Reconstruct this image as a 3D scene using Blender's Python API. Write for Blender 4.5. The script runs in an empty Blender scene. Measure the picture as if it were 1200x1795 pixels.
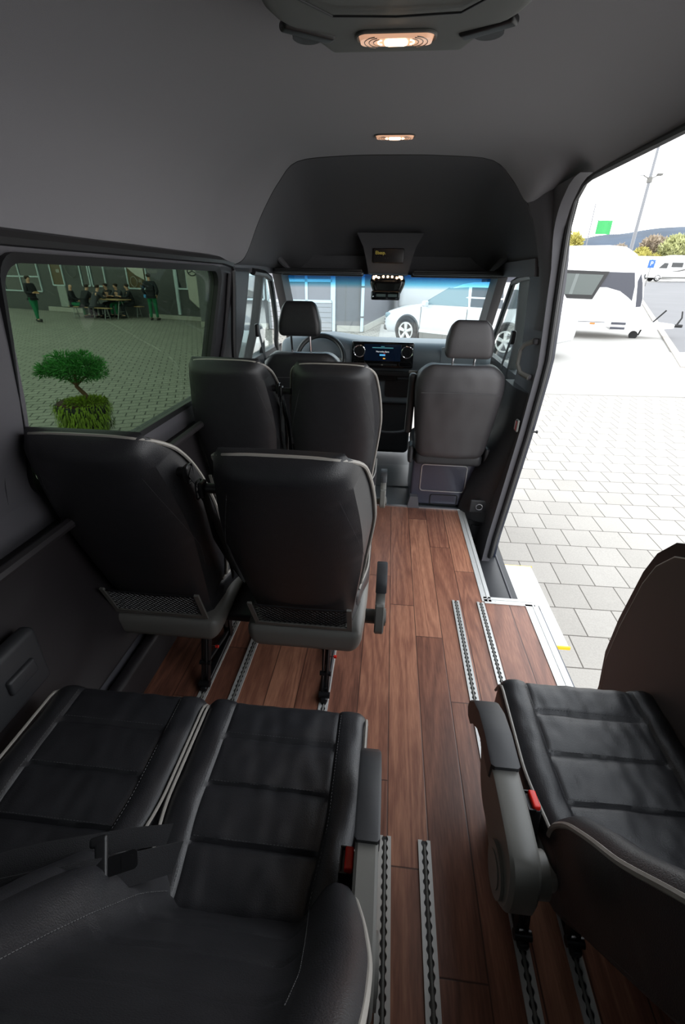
import bpy, bmesh, math, random
from mathutils import Vector, Matrix, noise
S = bpy.context.scene
COL = S.collection
R = math.radians
random.seed(7)
# ------------------------------------------------------------------ camera, sky, exposure
cd = bpy.data.cameras.new('camera'); cam = bpy.data.objects.new('camera', cd); COL.objects.link(cam)
cd.sensor_fit = 'AUTO'; cd.sensor_width = 36; cd.lens = 36*791.2/1795; cd.clip_start = .01; cd.clip_end = 3000
_up = Vector((0.01631669, 0.88721999, 0.46105798)); _fw = Vector((0.10051168, 0.45732814, -0.88359967)); _rt = Vector((0.99480207, -0.06075913, 0.08171389))
cam.matrix_world = Matrix(((_rt[0], _rt[1], _rt[2], 0), (_fw[0], _fw[1], _fw[2], 0), (_up[0], _up[1], _up[2], 1.55), (0, 0, 0, 1)))
S.camera = cam
S.view_settings.view_transform = 'Standard'; S.view_settings.look = 'None'
S.view_settings.exposure = 0.0; S.view_settings.gamma = 1; S.view_settings.use_curve_mapping = False
SKY = 4.2
w = bpy.data.worlds.new('sky'); S.world = w; w.use_nodes = True
nt = w.node_tree; nt.nodes.clear()
o_ = nt.nodes.new('ShaderNodeOutputWorld'); b_ = nt.nodes.new('ShaderNodeBackground'); tc = nt.nodes.new('ShaderNodeTexCoord')
sx = nt.nodes.new('ShaderNodeSeparateXYZ'); rp = nt.nodes.new('ShaderNodeValToRGB'); nz = nt.nodes.new('ShaderNodeTexNoise'); mx = nt.nodes.new('ShaderNodeMixRGB')
nt.links.new(tc.outputs['Generated'], sx.inputs[0]); nt.links.new(sx.outputs[2], rp.inputs[0]); nt.links.new(tc.outputs['Generated'], nz.inputs['Vector'])
nz.inputs['Scale'].default_value = 2.5; nz.inputs['Detail'].default_value = 3
rp.color_ramp.elements[0].position = 0; rp.color_ramp.elements[0].color = (.98, .97, .96, 1); rp.color_ramp.elements[1].position = .7; rp.color_ramp.elements[1].color = (.88, .94, 1, 1)
mx.blend_type = 'MULTIPLY'; mx.inputs[0].default_value = .12
nt.links.new(rp.outputs[0], mx.inputs[1]); nt.links.new(nz.outputs[0], mx.inputs[2]); nt.links.new(mx.outputs[0], b_.inputs[0])
b_.inputs[1].default_value = SKY; nt.links.new(b_.outputs[0], o_.inputs[0])

# ------------------------------------------------------------------ materials
def srgb(r, g, b):
    f = lambda c: (c/255/12.92 if c/255 <= .04045 else ((c/255+.055)/1.055)**2.4)
    return (f(r), f(g), f(b), 1)
MATS = {}
def mat(name, col, rough=.5, metal=0, bump=0, bscale=200, spec=.5, var=0, vscale=5, emit=None, estr=0, coat=0, sheen=0):
    if name in MATS: return MATS[name]
    m = bpy.data.materials.new(name); m.use_nodes = True; n = m.node_tree.nodes; l = m.node_tree.links; p = n['Principled BSDF']
    p.inputs['Base Color'].default_value = col; p.inputs['Roughness'].default_value = rough; p.inputs['Metallic'].default_value = metal
    p.inputs['Specular IOR Level'].default_value = spec; p.inputs['Coat Weight'].default_value = coat; p.inputs['Sheen Weight'].default_value = sheen
    t = n.new('ShaderNodeTexCoord')
    if bump:
        z = n.new('ShaderNodeTexNoise'); z.inputs['Scale'].default_value = bscale; z.inputs['Detail'].default_value = 4
        bp = n.new('ShaderNodeBump'); bp.inputs['Strength'].default_value = bump; bp.inputs['Distance'].default_value = .002
        l.new(t.outputs['Object'], z.inputs['Vector']); l.new(z.outputs[0], bp.inputs['Height']); l.new(bp.outputs[0], p.inputs['Normal'])
    if var:
        z2 = n.new('ShaderNodeTexNoise'); z2.inputs['Scale'].default_value = vscale; z2.inputs['Detail'].default_value = 5
        r2 = n.new('ShaderNodeValToRGB'); r2.color_ramp.elements[0].position = .3; r2.color_ramp.elements[1].position = .7
        r2.color_ramp.elements[0].color = tuple(c*(1-var) for c in col[:3])+(1,); r2.color_ramp.elements[1].color = tuple(min(1, c*(1+var)) for c in col[:3])+(1,)
        l.new(t.outputs['Object'], z2.inputs['Vector']); l.new(z2.outputs[0], r2.inputs[0]); l.new(r2.outputs[0], p.inputs['Base Color'])
    if emit: p.inputs['Emission Color'].default_value = emit; p.inputs['Emission Strength'].default_value = estr
    MATS[name] = m; return m
def glass(name, tint, rough=0, refl=1.0, band=None):
    m = bpy.data.materials.new(name); m.use_nodes = True; n = m.node_tree.nodes; l = m.node_tree.links; n.clear()
    o = n.new('ShaderNodeOutputMaterial'); t = n.new('ShaderNodeBsdfTransparent'); g = n.new('ShaderNodeBsdfGlossy'); x = n.new('ShaderNodeMixShader'); f = n.new('ShaderNodeLayerWeight'); pw = n.new('ShaderNodeMath'); pw.operation = 'POWER'; pw.inputs[1].default_value = 4.5; ml = n.new('ShaderNodeMath'); ml.operation = 'MULTIPLY_ADD'; ml.inputs[1].default_value = .9; ml.inputs[2].default_value = .035
    t.inputs[0].default_value = tint+(1,); g.inputs['Roughness'].default_value = rough; g.inputs[0].default_value = (refl, refl, refl, 1); f.inputs[0].default_value = .5; l.new(f.outputs['Facing'], pw.inputs[0]); l.new(pw.outputs[0], ml.inputs[0])
    l.new(ml.outputs[0], x.inputs[0]); l.new(t.outputs[0], x.inputs[1]); l.new(g.outputs[0], x.inputs[2]); l.new(x.outputs[0], o.inputs[0])
    if band:   # real tinted sun strip in the top of a windscreen, by height on the glass
        c = n.new('ShaderNodeTexCoord'); s = n.new('ShaderNodeSeparateXYZ'); mr = n.new('ShaderNodeMapRange'); r = n.new('ShaderNodeValToRGB')
        l.new(c.outputs['Object'], s.inputs[0]); l.new(s.outputs[2], mr.inputs[0]); mr.inputs[1].default_value = band[0]; mr.inputs[2].default_value = band[1]
        l.new(mr.outputs[0], r.inputs[0]); r.color_ramp.elements[0].position = 0; r.color_ramp.elements[0].color = tint+(1,)
        r.color_ramp.elements[1].position = 1; r.color_ramp.elements[1].color = (.05, .22, .42, 1)
        e = r.color_ramp.elements.new(.4); e.color = (.38, .72, .84, 1); l.new(r.outputs[0], t.inputs[0])
    MATS[name] = m; return m

LEATHER = mat('black_leather', srgb(38, 38, 41), .38, bump=.35, bscale=420, spec=.45, var=.1, vscale=30)
LEATHER2 = mat('grey_leather', srgb(66, 64, 66), .42, bump=.3, bscale=420, spec=.45)
PIPE = mat('grey_piping', srgb(150, 146, 140), .45, bump=.1)
STITCH = mat('grey_stitching', srgb(82, 82, 84), .7)
GPLA = mat('grey_plastic', srgb(102, 101, 97), .45, bump=.08, bscale=900)
DPLA = mat('dark_plastic', srgb(44, 45, 48), .5, bump=.12, bscale=900)
BPLA = mat('black_plastic', srgb(24, 24, 26), .42)
GLOSS = mat('gloss_black', srgb(10, 10, 12), .12)
TRIM = mat('van_trim', srgb(82, 81, 86), .6, bump=.15, bscale=700)
LINER = mat('headliner_cloth', srgb(122, 121, 126), .9, bump=.35, bscale=900, sheen=.15)
LINER2 = mat('cab_headliner', srgb(80, 80, 84), .9, bump=.3, bscale=900)
RUBBER = mat('rubber_seal', srgb(26, 26, 28), .5)
BODYC = mat('blue_black_paint', srgb(30, 34, 50), .3, coat=.5)
ALU = mat('aluminium', srgb(200, 202, 205), .32, .9, bump=.05)
ALUW = mat('pale_aluminium', srgb(205, 205, 203), .4, .35)
CHROME = mat('chrome', srgb(225, 225, 228), .1, 1)
DMETAL = mat('dark_metal', srgb(44, 44, 46), .35, .7)
RED = mat('red_plastic', srgb(225, 40, 28), .4)
BLUEP = mat('blue_sticker', srgb(40, 70, 170), .4)
WEB = mat('belt_webbing', srgb(26, 26, 29), .7, bump=.5, bscale=600)
CABRUB = mat('cab_rubber_mat', srgb(70, 76, 80), .5, bump=.2, bscale=300)
DASH = mat('dash_grey', srgb(96, 102, 108), .55, bump=.15, bscale=900)
WHITE = mat('white_paint', srgb(222, 223, 224), .3, coat=.4)
WHITEG = mat('silver_white_paint', srgb(196, 199, 202), .3, coat=.5)
YEL = mat('yellow_edge', srgb(240, 190, 20), .5)
TYRE = mat('tyre_rubber', srgb(30, 30, 31), .8)
CLAD = mat('grey_cladding', srgb(74, 76, 78), .5, .1)
FACAD = mat('grey_facade', srgb(100, 101, 104), .55)
FRAMEW = mat('pale_blue_frame', srgb(190, 205, 212), .4)
DGLASS = mat('dark_window_glass', srgb(46, 50, 52), .08)
SGLASS = glass('car_glass', (.45, .5, .5)); TINT = glass('green_privacy_glass', (.345, .405, .335), refl=.2); DARKG = glass('dark_privacy_glass', (.22, .24, .23), refl=.3); CLEAR = glass('clear_glass', (.86, .92, .91))
WSG = glass('windscreen_glass', (.90, .95, .96), band=(1.47, 1.56))
GLOW = mat('lamp_glow', (1, .75, .5, 1), .4, emit=(1, .62, .33, 1), estr=14)
LENS = mat('lamp_lens', srgb(215, 170, 140), .2, emit=(1, .55, .35, 1), estr=.55)
SKIN = mat('skin', srgb(205, 160, 135), .6); JACK = mat('black_jacket', srgb(28, 30, 36), .8); TROU = mat('green_trousers', srgb(22, 112, 74), .8)
JACKG = mat('grey_jacket', srgb(60, 62, 68), .8); HAIR = mat('dark_hair', srgb(48, 36, 28), .8); JEAN = mat('dark_trousers', srgb(34, 38, 46), .8)
WOODB = mat('bench_wood', srgb(170, 140, 100), .6, var=.15); STEEL = mat('bench_steel', srgb(150, 155, 155), .4, .6)
SOIL = mat('soil', srgb(70, 40, 30), .9); POTM = mat('dark_pot', srgb(50, 52, 48), .8)
NEED = mat('juniper_green', srgb(58, 128, 52), .7, var=.4, vscale=9); IVY = mat('moss_green', srgb(112, 134, 26), .7, var=.45, vscale=8); BARK = mat('bark', srgb(92, 66, 48), .9, var=.2)
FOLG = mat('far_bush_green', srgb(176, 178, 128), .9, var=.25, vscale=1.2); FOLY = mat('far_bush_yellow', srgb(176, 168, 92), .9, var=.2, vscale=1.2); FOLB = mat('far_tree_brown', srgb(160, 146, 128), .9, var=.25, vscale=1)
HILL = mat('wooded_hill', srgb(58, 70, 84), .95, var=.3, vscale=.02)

def wood_material():
    m = bpy.data.materials.new('walnut_planks'); m.use_nodes = True; n = m.node_tree.nodes; l = m.node_tree.links; p = n['Principled BSDF']
    N = lambda t, **k: n.new(t)
    def M(op, a, b=None, c=None):
        q = n.new('ShaderNodeMath'); q.operation = op
        for i, v in enumerate((a, b, c)):
            if v is None: continue
            if isinstance(v, (int, float)): q.inputs[i].default_value = v
            else: l.new(v, q.inputs[i])
        return q.outputs[0]
    t = N('ShaderNodeTexCoord'); s = N('ShaderNodeSeparateXYZ'); l.new(t.outputs['Object'], s.inputs[0]); X, Y = s.outputs[0], s.outputs[1]
    PW, PL = .1275, 1.22
    xi = M('DIVIDE', M('ADD', X, -.0855+PW*20), PW); i = M('FLOOR', xi); fx = M('FRACT', xi)
    wn = N('ShaderNodeTexWhiteNoise'); wn.noise_dimensions = '1D'; l.new(i, wn.inputs['W'])
    yi = M('ADD', M('DIVIDE', M('ADD', Y, 20.0), PL), M('MULTIPLY', wn.outputs[0], 7.0)); j = M('FLOOR', yi); fy = M('FRACT', yi)
    cb = N('ShaderNodeCombineXYZ'); l.new(i, cb.inputs[0]); l.new(j, cb.inputs[1]); w2 = N('ShaderNodeTexWhiteNoise'); w2.noise_dimensions = '3D'; l.new(cb.outputs[0], w2.inputs['Vector'])
    # grain coordinates, shifted per plank
    gx = M('ADD', X, M('MULTIPLY', w2.outputs['Value'], 13.0)); gy = M('ADD', M('MULTIPLY', Y, .085), M('MULTIPLY', w2.outputs['Value'], 31.0))
    gc = N('ShaderNodeCombineXYZ'); l.new(gx, gc.inputs[0]); l.new(gy, gc.inputs[1])
    n1 = N('ShaderNodeTexNoise'); n1.inputs['Scale'].default_value = 7; n1.inputs['Detail'].default_value = 2; n1.inputs['Distortion'].default_value = .5; l.new(gc.outputs[0], n1.inputs['Vector'])
    ring = M('SINE', M('MULTIPLY', n1.outputs[0], 62.0))
    n2 = N('ShaderNodeTexNoise'); n2.inputs['Scale'].default_value = 160; n2.inputs['Detail'].default_value = 4; l.new(gc.outputs[0], n2.inputs['Vector'])
    v = M('ADD', M('ADD', M('MULTIPLY', ring, .10), M('MULTIPLY', M('SUBTRACT', n2.outputs[0], .5), .55)), M('ADD', M('MULTIPLY', w2.outputs['Value'], .42), .28))
    r = N('ShaderNodeValToRGB'); l.new(v, r.inputs[0]); e = r.color_ramp.elements
    e[0].position = 0.05; e[0].color = srgb(78, 48, 40); e[1].position = .95; e[1].color = srgb(188, 134, 106); q = e.new(.5); q.color = srgb(136, 90, 72)
    ex = M('MINIMUM', fx, M('SUBTRACT', 1.0, fx)); ey = M('MINIMUM', fy, M('SUBTRACT', 1.0, fy))
    gap = M('MINIMUM', M('MULTIPLY', ex, 38.0), M('MULTIPLY', ey, 360.0)); gap = M('MINIMUM', gap, 1.0)
    mx = N('ShaderNodeMixRGB'); l.new(gap, mx.inputs[0]); mx.inputs[1].default_value = srgb(42, 24, 22); l.new(r.outputs[0], mx.inputs[2])
    l.new(mx.outputs[0], p.inputs['Base Color']); p.inputs['Roughness'].default_value = .36; p.inputs['Specular IOR Level'].default_value = .45
    b = N('ShaderNodeBump'); b.inputs['Strength'].default_value = .25; b.inputs['Distance'].default_value = .0015; l.new(M('ADD', gap, M('MULTIPLY', n2.outputs[0], .4)), b.inputs['Height']); l.new(b.outputs[0], p.inputs['Normal'])
    return m
WOOD = wood_material()
def paver_material(name, bw, bh, ox, oy, c1, c2, cm, mortar=.004, rot=0, off=.5):
    m = bpy.data.materials.new(name); m.use_nodes = True; n = m.node_tree.nodes; l = m.node_tree.links; p = n['Principled BSDF']
    t = n.new('ShaderNodeTexCoord'); mp = n.new('ShaderNodeMapping'); mp.inputs['Location'].default_value = (ox, oy, 0); mp.inputs['Rotation'].default_value = (0, 0, rot)
    br = n.new('ShaderNodeTexBrick'); br.offset = off; br.inputs['Scale'].default_value = 1; br.inputs['Brick Width'].default_value = bw; br.inputs['Row Height'].default_value = bh
    br.inputs['Mortar Size'].default_value = mortar; br.inputs['Mortar Smooth'].default_value = .3; br.inputs['Color1'].default_value = c1; br.inputs['Color2'].default_value = c2; br.inputs['Mortar'].default_value = cm
    l.new(t.outputs['Object'], mp.inputs[0]); l.new(mp.outputs[0], br.inputs[0])
    z = n.new('ShaderNodeTexNoise'); z.inputs['Scale'].default_value = 90; z.inputs['Detail'].default_value = 4; l.new(t.outputs['Object'], z.inputs['Vector'])
    z2 = n.new('ShaderNodeTexNoise'); z2.inputs['Scale'].default_value = 1.3; z2.inputs['Detail'].default_value = 3; l.new(t.outputs['Object'], z2.inputs['Vector'])
    a = n.new('ShaderNodeMath'); a.operation = 'MULTIPLY_ADD'; a.inputs[1].default_value = .5; a.inputs[2].default_value = .6; l.new(z.outputs[0], a.inputs[0])
    a2 = n.new('ShaderNodeMath'); a2.operation = 'MULTIPLY_ADD'; a2.inputs[1].default_value = .3; l.new(z2.outputs[0], a2.inputs[0]); l.new(a.outputs[0], a2.inputs[2])
    x = n.new('ShaderNodeMixRGB'); x.blend_type = 'MULTIPLY'; x.inputs[0].default_value = .8; l.new(br.outputs[0], x.inputs[1]); l.new(a2.outputs[0], x.inputs[2])
    l.new(x.outputs[0], p.inputs['Base Color']); p.inputs['Roughness'].default_value = .85
    b = n.new('ShaderNodeBump'); b.inputs['Strength'].default_value = .4; b.inputs['Distance'].default_value = .004; iv = n.new('ShaderNodeMath'); iv.operation = 'SUBTRACT'; iv.inputs[0].default_value = 1
    l.new(br.outputs['Fac'], iv.inputs[1]); l.new(iv.outputs[0], b.inputs['Height']); l.new(b.outputs[0], p.inputs['Normal'])
    return m

# ------------------------------------------------------------------ mesh helpers
def props(o, label=None, cat=None, group=None, kind=None):
    if label: o['label'] = label
    if cat: o['category'] = cat
    if group: o['group'] = group
    if kind: o['kind'] = kind
    return o
def mesh(name, verts, faces, m, parent=None, smooth=True, loc=None):
    me = bpy.data.meshes.new(name); me.from_pydata([tuple(v) for v in verts], [], faces)
    bm = bmesh.new(); bm.from_mesh(me); bmesh.ops.recalc_face_normals(bm, faces=bm.faces); bm.to_mesh(me); bm.free()
    me.materials.append(m); o = bpy.data.objects.new(name, me); COL.objects.link(o)
    if smooth:
        for f in me.polygons: f.use_smooth = True
        try: me.set_sharp_from_angle(angle=R(35))
        except Exception: pass
    if parent: o.parent = parent
    return o
def thing(name, label, cat, loc=(0, 0, 0), rz=0, group=None):
    o = bpy.data.objects.new(name, None); COL.objects.link(o); o.location = loc; o.rotation_euler = (0, 0, rz); o.empty_display_size = .1
    return props(o, label, cat, group)
class MB:
    def __init__(s): s.v = []; s.f = []
    def add(s, vs, fs):
        k = len(s.v); s.v += [Vector(v) for v in vs]; s.f += [tuple(i+k for i in f) for f in fs]; return s
    def box(s, a, b, rot=None, c=None):
        x0, y0, z0 = a; x1, y1, z1 = b
        vs = [Vector(p) for p in ((x0, y0, z0), (x1, y0, z0), (x1, y1, z0), (x0, y1, z0), (x0, y0, z1), (x1, y0, z1), (x1, y1, z1), (x0, y1, z1))]
        if rot: c = Vector(c) if c else (Vector(a)+Vector(b))/2; vs = [rot @ (v-c)+c for v in vs]
        return s.add(vs, [(0, 3, 2, 1), (4, 5, 6, 7), (0, 1, 5, 4), (1, 2, 6, 5), (2, 3, 7, 6), (3, 0, 4, 7)])
    def rbox(s, c, size, r=.01, n=(4, 4, 4), fn=None):
        """rounded box; fn(Vector) deforms in local coords before the move to c"""
        hx, hy, hz = [q/2 for q in size]; r = min(r, hx, hy, hz); nx, ny, nz_ = n
        def ax(h, k):  # clustered samples: corners get arcs
            e = [-h, -h+r*.12, -h+r*.4, -h+r*.7] if r > 0 else [-h]
            mid = [-h+r+(2*h-2*r)*t/k for t in range(k+1)]
            return e+mid+[-q for q in reversed(e)]
        A = [ax(hx, nx), ax(hy, ny), ax(hz, nz_)]; idx = {}; vs = []; fs = []
        def vid(i, j, k):
            if (i, j, k) in idx: return idx[(i, j, k)]
            p = Vector((A[0][i], A[1][j], A[2][k])); q = Vector((max(-hx+r, min(hx-r, p.x)), max(-hy+r, min(hy-r, p.y)), max(-hz+r, min(hz-r, p.z))))
            d = p-q
            if d.length > 1e-9: p = q+d.normalized()*r
            if fn: p = Vector(fn(p))
            idx[(i, j, k)] = len(vs); vs.append(p+Vector(c)); return idx[(i, j, k)]
        I, J, K = len(A[0])-1, len(A[1])-1, len(A[2])-1
        for i in range(I):
            for j in range(J):
                fs.append((vid(i, j, 0), vid(i, j+1, 0), vid(i+1, j+1, 0), vid(i+1, j, 0))); fs.append((vid(i, j, K), vid(i+1, j, K), vid(i+1, j+1, K), vid(i, j+1, K)))
        for i in range(I):
            for k in range(K):
                fs.append((vid(i, 0, k), vid(i+1, 0, k), vid(i+1, 0, k+1), vid(i, 0, k+1))); fs.append((vid(i, J, k), vid(i, J, k+1), vid(i+1, J, k+1), vid(i+1, J, k)))
        for j in range(J):
            for k in range(K):
                fs.append((vid(0, j, k), vid(0, j, k+1), vid(0, j+1, k+1), vid(0, j+1, k))); fs.append((vid(I, j, k), vid(I, j+1, k), vid(I, j+1, k+1), vid(I, j, k+1)))
        return s.add(vs, fs)
    def loft(s, rings, cap=True, close=True):
        n = len(rings[0]); vs = [p for r_ in rings for p in r_]; fs = []
        for a in range(len(rings)-1):
            for i in range(n if close else n-1):
                j = (i+1) % n; fs.append((a*n+i, a*n+j, (a+1)*n+j, (a+1)*n+i))
        if cap: fs.append(tuple(reversed(range(n)))); fs.append(tuple(range((len(rings)-1)*n, len(rings)*n)))
        return s.add(vs, fs)
    def tube(s, pts, r, n=8, cap=True, flat=None):
        pts = [Vector(p) for p in pts]; rr = r if isinstance(r, (list, tuple)) else [r]*len(pts); rings = []; up = None
        for i, p in enumerate(pts):
            t = (pts[min(i+1, len(pts)-1)]-pts[max(i-1, 0)]).normalized()
            if up is None: up = Vector((0, 0, 1)) if abs(t.z) < .9 else Vector((1, 0, 0))
            u = (up-t*up.dot(t))
            if u.length < 1e-5: u = t.orthogonal()
            u.normalize(); up = u; v = t.cross(u)
            rings.append([p+(u*math.cos(2*math.pi*k/n)*(flat or 1)+v*math.sin(2*math.pi*k/n))*rr[i] for k in range(n)])
        return s.loft(rings, cap)
    def ribbon(s, pts, wd, th, wdir):
        pts = [Vector(p) for p in pts]; rings = []
        for i, p in enumerate(pts):
            t = (pts[min(i+1, len(pts)-1)]-pts[max(i-1, 0)]).normalized(); wv = Vector(wdir[i] if isinstance(wdir, list) else wdir); wv = (wv-t*wv.dot(t)).normalized(); nn = t.cross(wv)
            rings.append([p+wv*wd/2+nn*th/2, p-wv*wd/2+nn*th/2, p-wv*wd/2-nn*th/2, p+wv*wd/2-nn*th/2])
        return s.loft(rings)
    def cyl(s, c, r, h, axis='z', n=24, r2=None):
        r2 = r if r2 is None else r2; c = Vector(c); ra = []; rb = []
        for k in range(n):
            a = 2*math.pi*k/n; co, si = math.cos(a), math.sin(a)
            for L, rad, q in ((ra, r, -h/2), (rb, r2, h/2)):
                L.append(c+(Vector((rad*co, rad*si, q)) if axis == 'z' else Vector((q, rad*co, rad*si)) if axis == 'x' else Vector((rad*si, q, rad*co))))
        return s.loft([ra, rb])
    def torus(s, c, R0, r, axis='x', n=32, m=8, a0=0, a1=2*math.pi):
        c = Vector(c); rings = []; full = abs(a1-a0-2*math.pi) < 1e-6
        for k in range(n+(0 if full else 1)):
            a = a0+(a1-a0)*k/n; d = {'x': Vector((0, math.cos(a), math.sin(a))), 'y': Vector((math.cos(a), 0, math.sin(a))), 'z': Vector((math.cos(a), math.sin(a), 0))}[axis]; ax_ = {'x': Vector((1, 0, 0)), 'y': Vector((0, 1, 0)), 'z': Vector((0, 0, 1))}[axis]
            rings.append([c+d*(R0+r*math.cos(2*math.pi*i/m))+ax_*r*math.sin(2*math.pi*i/m) for i in range(m)])
        if full: rings.append(rings[0])
        return s.loft(rings, cap=not full)
    def prism(s, poly, h0, h1, axis='z'):
        """poly of 2D points extruded along axis; x: (y,z) y: (x,z) z: (x,y)"""
        f = {'z': lambda p, h: (p[0], p[1], h), 'x': lambda p, h: (h, p[0], p[1]), 'y': lambda p, h: (p[0], h, p[1])}[axis]
        return s.loft([[Vector(f(p, h0)) for p in poly], [Vector(f(p, h1)) for p in poly]])
    def xf(s, M): s.v = [M @ v for v in s.v]; return s
    def build(s, name, m, parent=None, smooth=True): return mesh(name, s.v, s.f, m, parent, smooth)
def lerp(tab, x):
    if x <= tab[0][0]: return tab[0][1]
    for (a, b), (c, d) in zip(tab, tab[1:]):
        if x <= c: return b+(d-b)*(x-a)/(c-a)
    return tab[-1][1]
def sst(a, b, x): t = max(0, min(1, (x-a)/(b-a))); return t*t*(3-2*t)
def gau(x, s): return math.exp(-(x/s)**2)
def rrect(hx, hy, r, n=5, cx=0, cy=0):
    P = []
    for (sx_, sy_, a0) in ((1, 1, 0), (-1, 1, 90), (-1, -1, 180), (1, -1, 270)):
        for k in range(n+1):
            a = R(a0+90*k/n); P.append((cx+sx_*(hx-r)+r*math.cos(a), cy+sy_*(hy-r)+r*math.sin(a)))
    return P
def text(body, size, m, parent, M, ext=.0004):
    c = bpy.data.curves.new('lettering', 'FONT'); c.body = body; c.size = size; c.extrude = ext; c.align_x = 'CENTER'; c.align_y = 'CENTER'
    t = bpy.data.objects.new('lettering', c); COL.objects.link(t); dg = bpy.context.evaluated_depsgraph_get()
    me = bpy.data.meshes.new_from_object(t.evaluated_get(dg)); bpy.data.objects.remove(t)
    o = bpy.data.objects.new('lettering', me); COL.objects.link(o); me.materials.clear(); me.materials.append(m); me.transform(M); o.parent = parent; return o
FACE_BACK = Matrix.Rotation(R(90), 4, 'X')   # lettering that faces -y
def copy_tree(o, parent=None):
    c = o.copy(); COL.objects.link(c)
    if parent: c.parent = parent; c.matrix_parent_inverse = o.matrix_parent_inverse
    for ch in o.children: copy_tree(ch, c)
    return c
def gz(x, y): return -.68+.012*x+.03*y
# ------------------------------------------------------------------ the van's shell (setting)
XL = [(-.3, -.95), (0, -.95), (.3, -1.03), (.6, -1.075), (.9, -1.085), (1.0, -1.07), (1.1, -1.035), (1.2, -1.005), (1.4, -.965), (1.6, -.93), (1.7, -.9)]
XR = [(-.3, .80), (-.03, .815), (.28, .845), (.71, .885), (1.12, .912), (1.61, .877), (1.92, .825), (2.1, .76)]
xl = lambda z: lerp(XL, z); xr = lambda z: lerp(XR, z)
def zs(a, b, n): return [a+(b-a)*i/n for i in range(n+1)]
def column(mb, Z, y0, y1, xin, xout):
    """an upright band: per height z an interval y0(z)..y1(z), inner and outer face"""
    f = lambda q, z: q(z) if callable(q) else q
    mb.loft([[Vector((f(xin, z), f(y0, z), z)), Vector((f(xin, z), f(y1, z), z)), Vector((f(xout, z), f(y1, z), z)), Vector((f(xout, z), f(y0, z), z))] for z in Z])
    return mb
st = lambda o: props(o, kind='structure')
# floor with the L shaped entry
fl = MB(); fl.prism([(-.95, -1.3), (.826, -1.3), (.826, 2.02), (.60, 2.02), (.60, 3.125), (-.95, 3.125)], -.03, 0)
st(fl.build('floor', WOOD, smooth=False))
cf = MB(); cf.prism([(-.95, 3.125), (.80, 3.125), (.80, 4.9), (-.95, 4.9)], -.035, -.006)
cf.rbox((.06, 3.75, -.004), (.42, .5, .012), .004, (1, 1, 1))
st(cf.build('floor_cab', CABRUB))
# aluminium edge trims around the floor
t = MB(); t.box((-.93, 3.112, -.004), (.615, 3.136, .007))
for k in range(190): t.box((-.93+k*.0081, 3.113, .007), (-.926+k*.0081, 3.135, .0095))
st(t.build('trim_1', ALU, smooth=False))
def edge_trim(name, a, b, wd, side):
    a = Vector(a); b = Vector(b); d = (b-a).normalized(); s_ = Vector((d.y, -d.x, 0))*side; m_ = MB()
    for (o0, o1, z0, z1) in ((-.012, wd*.45, -.002, .004), (wd*.45, wd*.6, -.002, .0065), (wd*.6, wd, -.03, .004)):
        P = [a+s_*o0, b+s_*o0, b+s_*o1, a+s_*o1]
        m_.loft([[p+Vector((0, 0, z0)) for p in P], [p+Vector((0, 0, z1)) for p in P]])
    for k in range(int((b-a).length/.22)+1):
        m_.cyl(a+d*(.06+.22*k)+s_*wd*.2+Vector((0, 0, .0045)), .004, .001, n=12)
    return st(m_.build(name, ALUW, smooth=False))
edge_trim('trim_2', (.595, 3.12, 0), (.595, 2.02, 0), .038, -1)
edge_trim('trim_3', (.595, 2.018, 0), (.86, 2.018, 0), .042, -1)
edge_trim('trim_4', (.82, 2.02, 0), (.82, -.6, 0), .055, -1)
# entry step well in the doorway
sw = MB(); sw.box((.60, 2.03, -.30), (.91, 3.2, -.25)); sw.box((.60, 2.03, -.30), (.633, 3.2, -.02)); sw.box((.6, 2.025, -.3), (.90, 2.06, -.03)); sw.box((.6, 3.13, -.3), (.9, 3.2, -.01))
sw.loft([[Vector((p[0], p[1], -.25)) for p in rrect(.105, .50, .05, cx=.765, cy=2.58)], [Vector((p[0], p[1], -.243)) for p in rrect(.095, .49, .045, cx=.765, cy=2.58)]])
sw.loft([[Vector((p[0], p[1], -.243)) for p in rrect(.075, .42, .04, cx=.785, cy=2.52)], [Vector((p[0], p[1], -.236)) for p in rrect(.068, .41, .035, cx=.785, cy=2.52)]])
st(sw.build('trim_5', DPLA))
s2 = MB(); s2.tube([Vector((p[0], p[1], -.238)) for p in rrect(.088, .46, .04, cx=.775, cy=2.55)+[rrect(.088, .46, .04, cx=.775, cy=2.55)[0]]], .006, 6)
st(s2.build('trim_6', TRIM))
# front riser of the step well with ribs
s3 = MB(); s3.rbox((.74, 3.10, -.13), (.2, .05, .22), .015, (1, 1, 1)); s3.rbox((.76, 3.07, -.13), (.13, .015, .07), .006, (1, 1, 1)); s3.box((.64, 3.065, -.06), (.83, 3.075, -.05)); s3.box((.64, 3.065, -.215), (.83, 3.075, -.205))
st(s3.build('trim_7', DPLA))
# walls
wl = MB()
column(wl, zs(-.03, .92, 10), -1.3, 3.2, xl, lambda z: xl(z)-.06)
column(wl, zs(.92, 1.62, 9), -1.3, -.55, xl, lambda z: xl(z)-.06)
column(wl, zs(.92, 1.62, 9), .52, lambda z: 1.128+.06*max(0, 1.575-z)/.6, xl, lambda z: xl(z)-.06)
column(wl, zs(1.57, 1.615, 2), -1.3, 4.1, xl, lambda z: xl(z)-.06)
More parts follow.
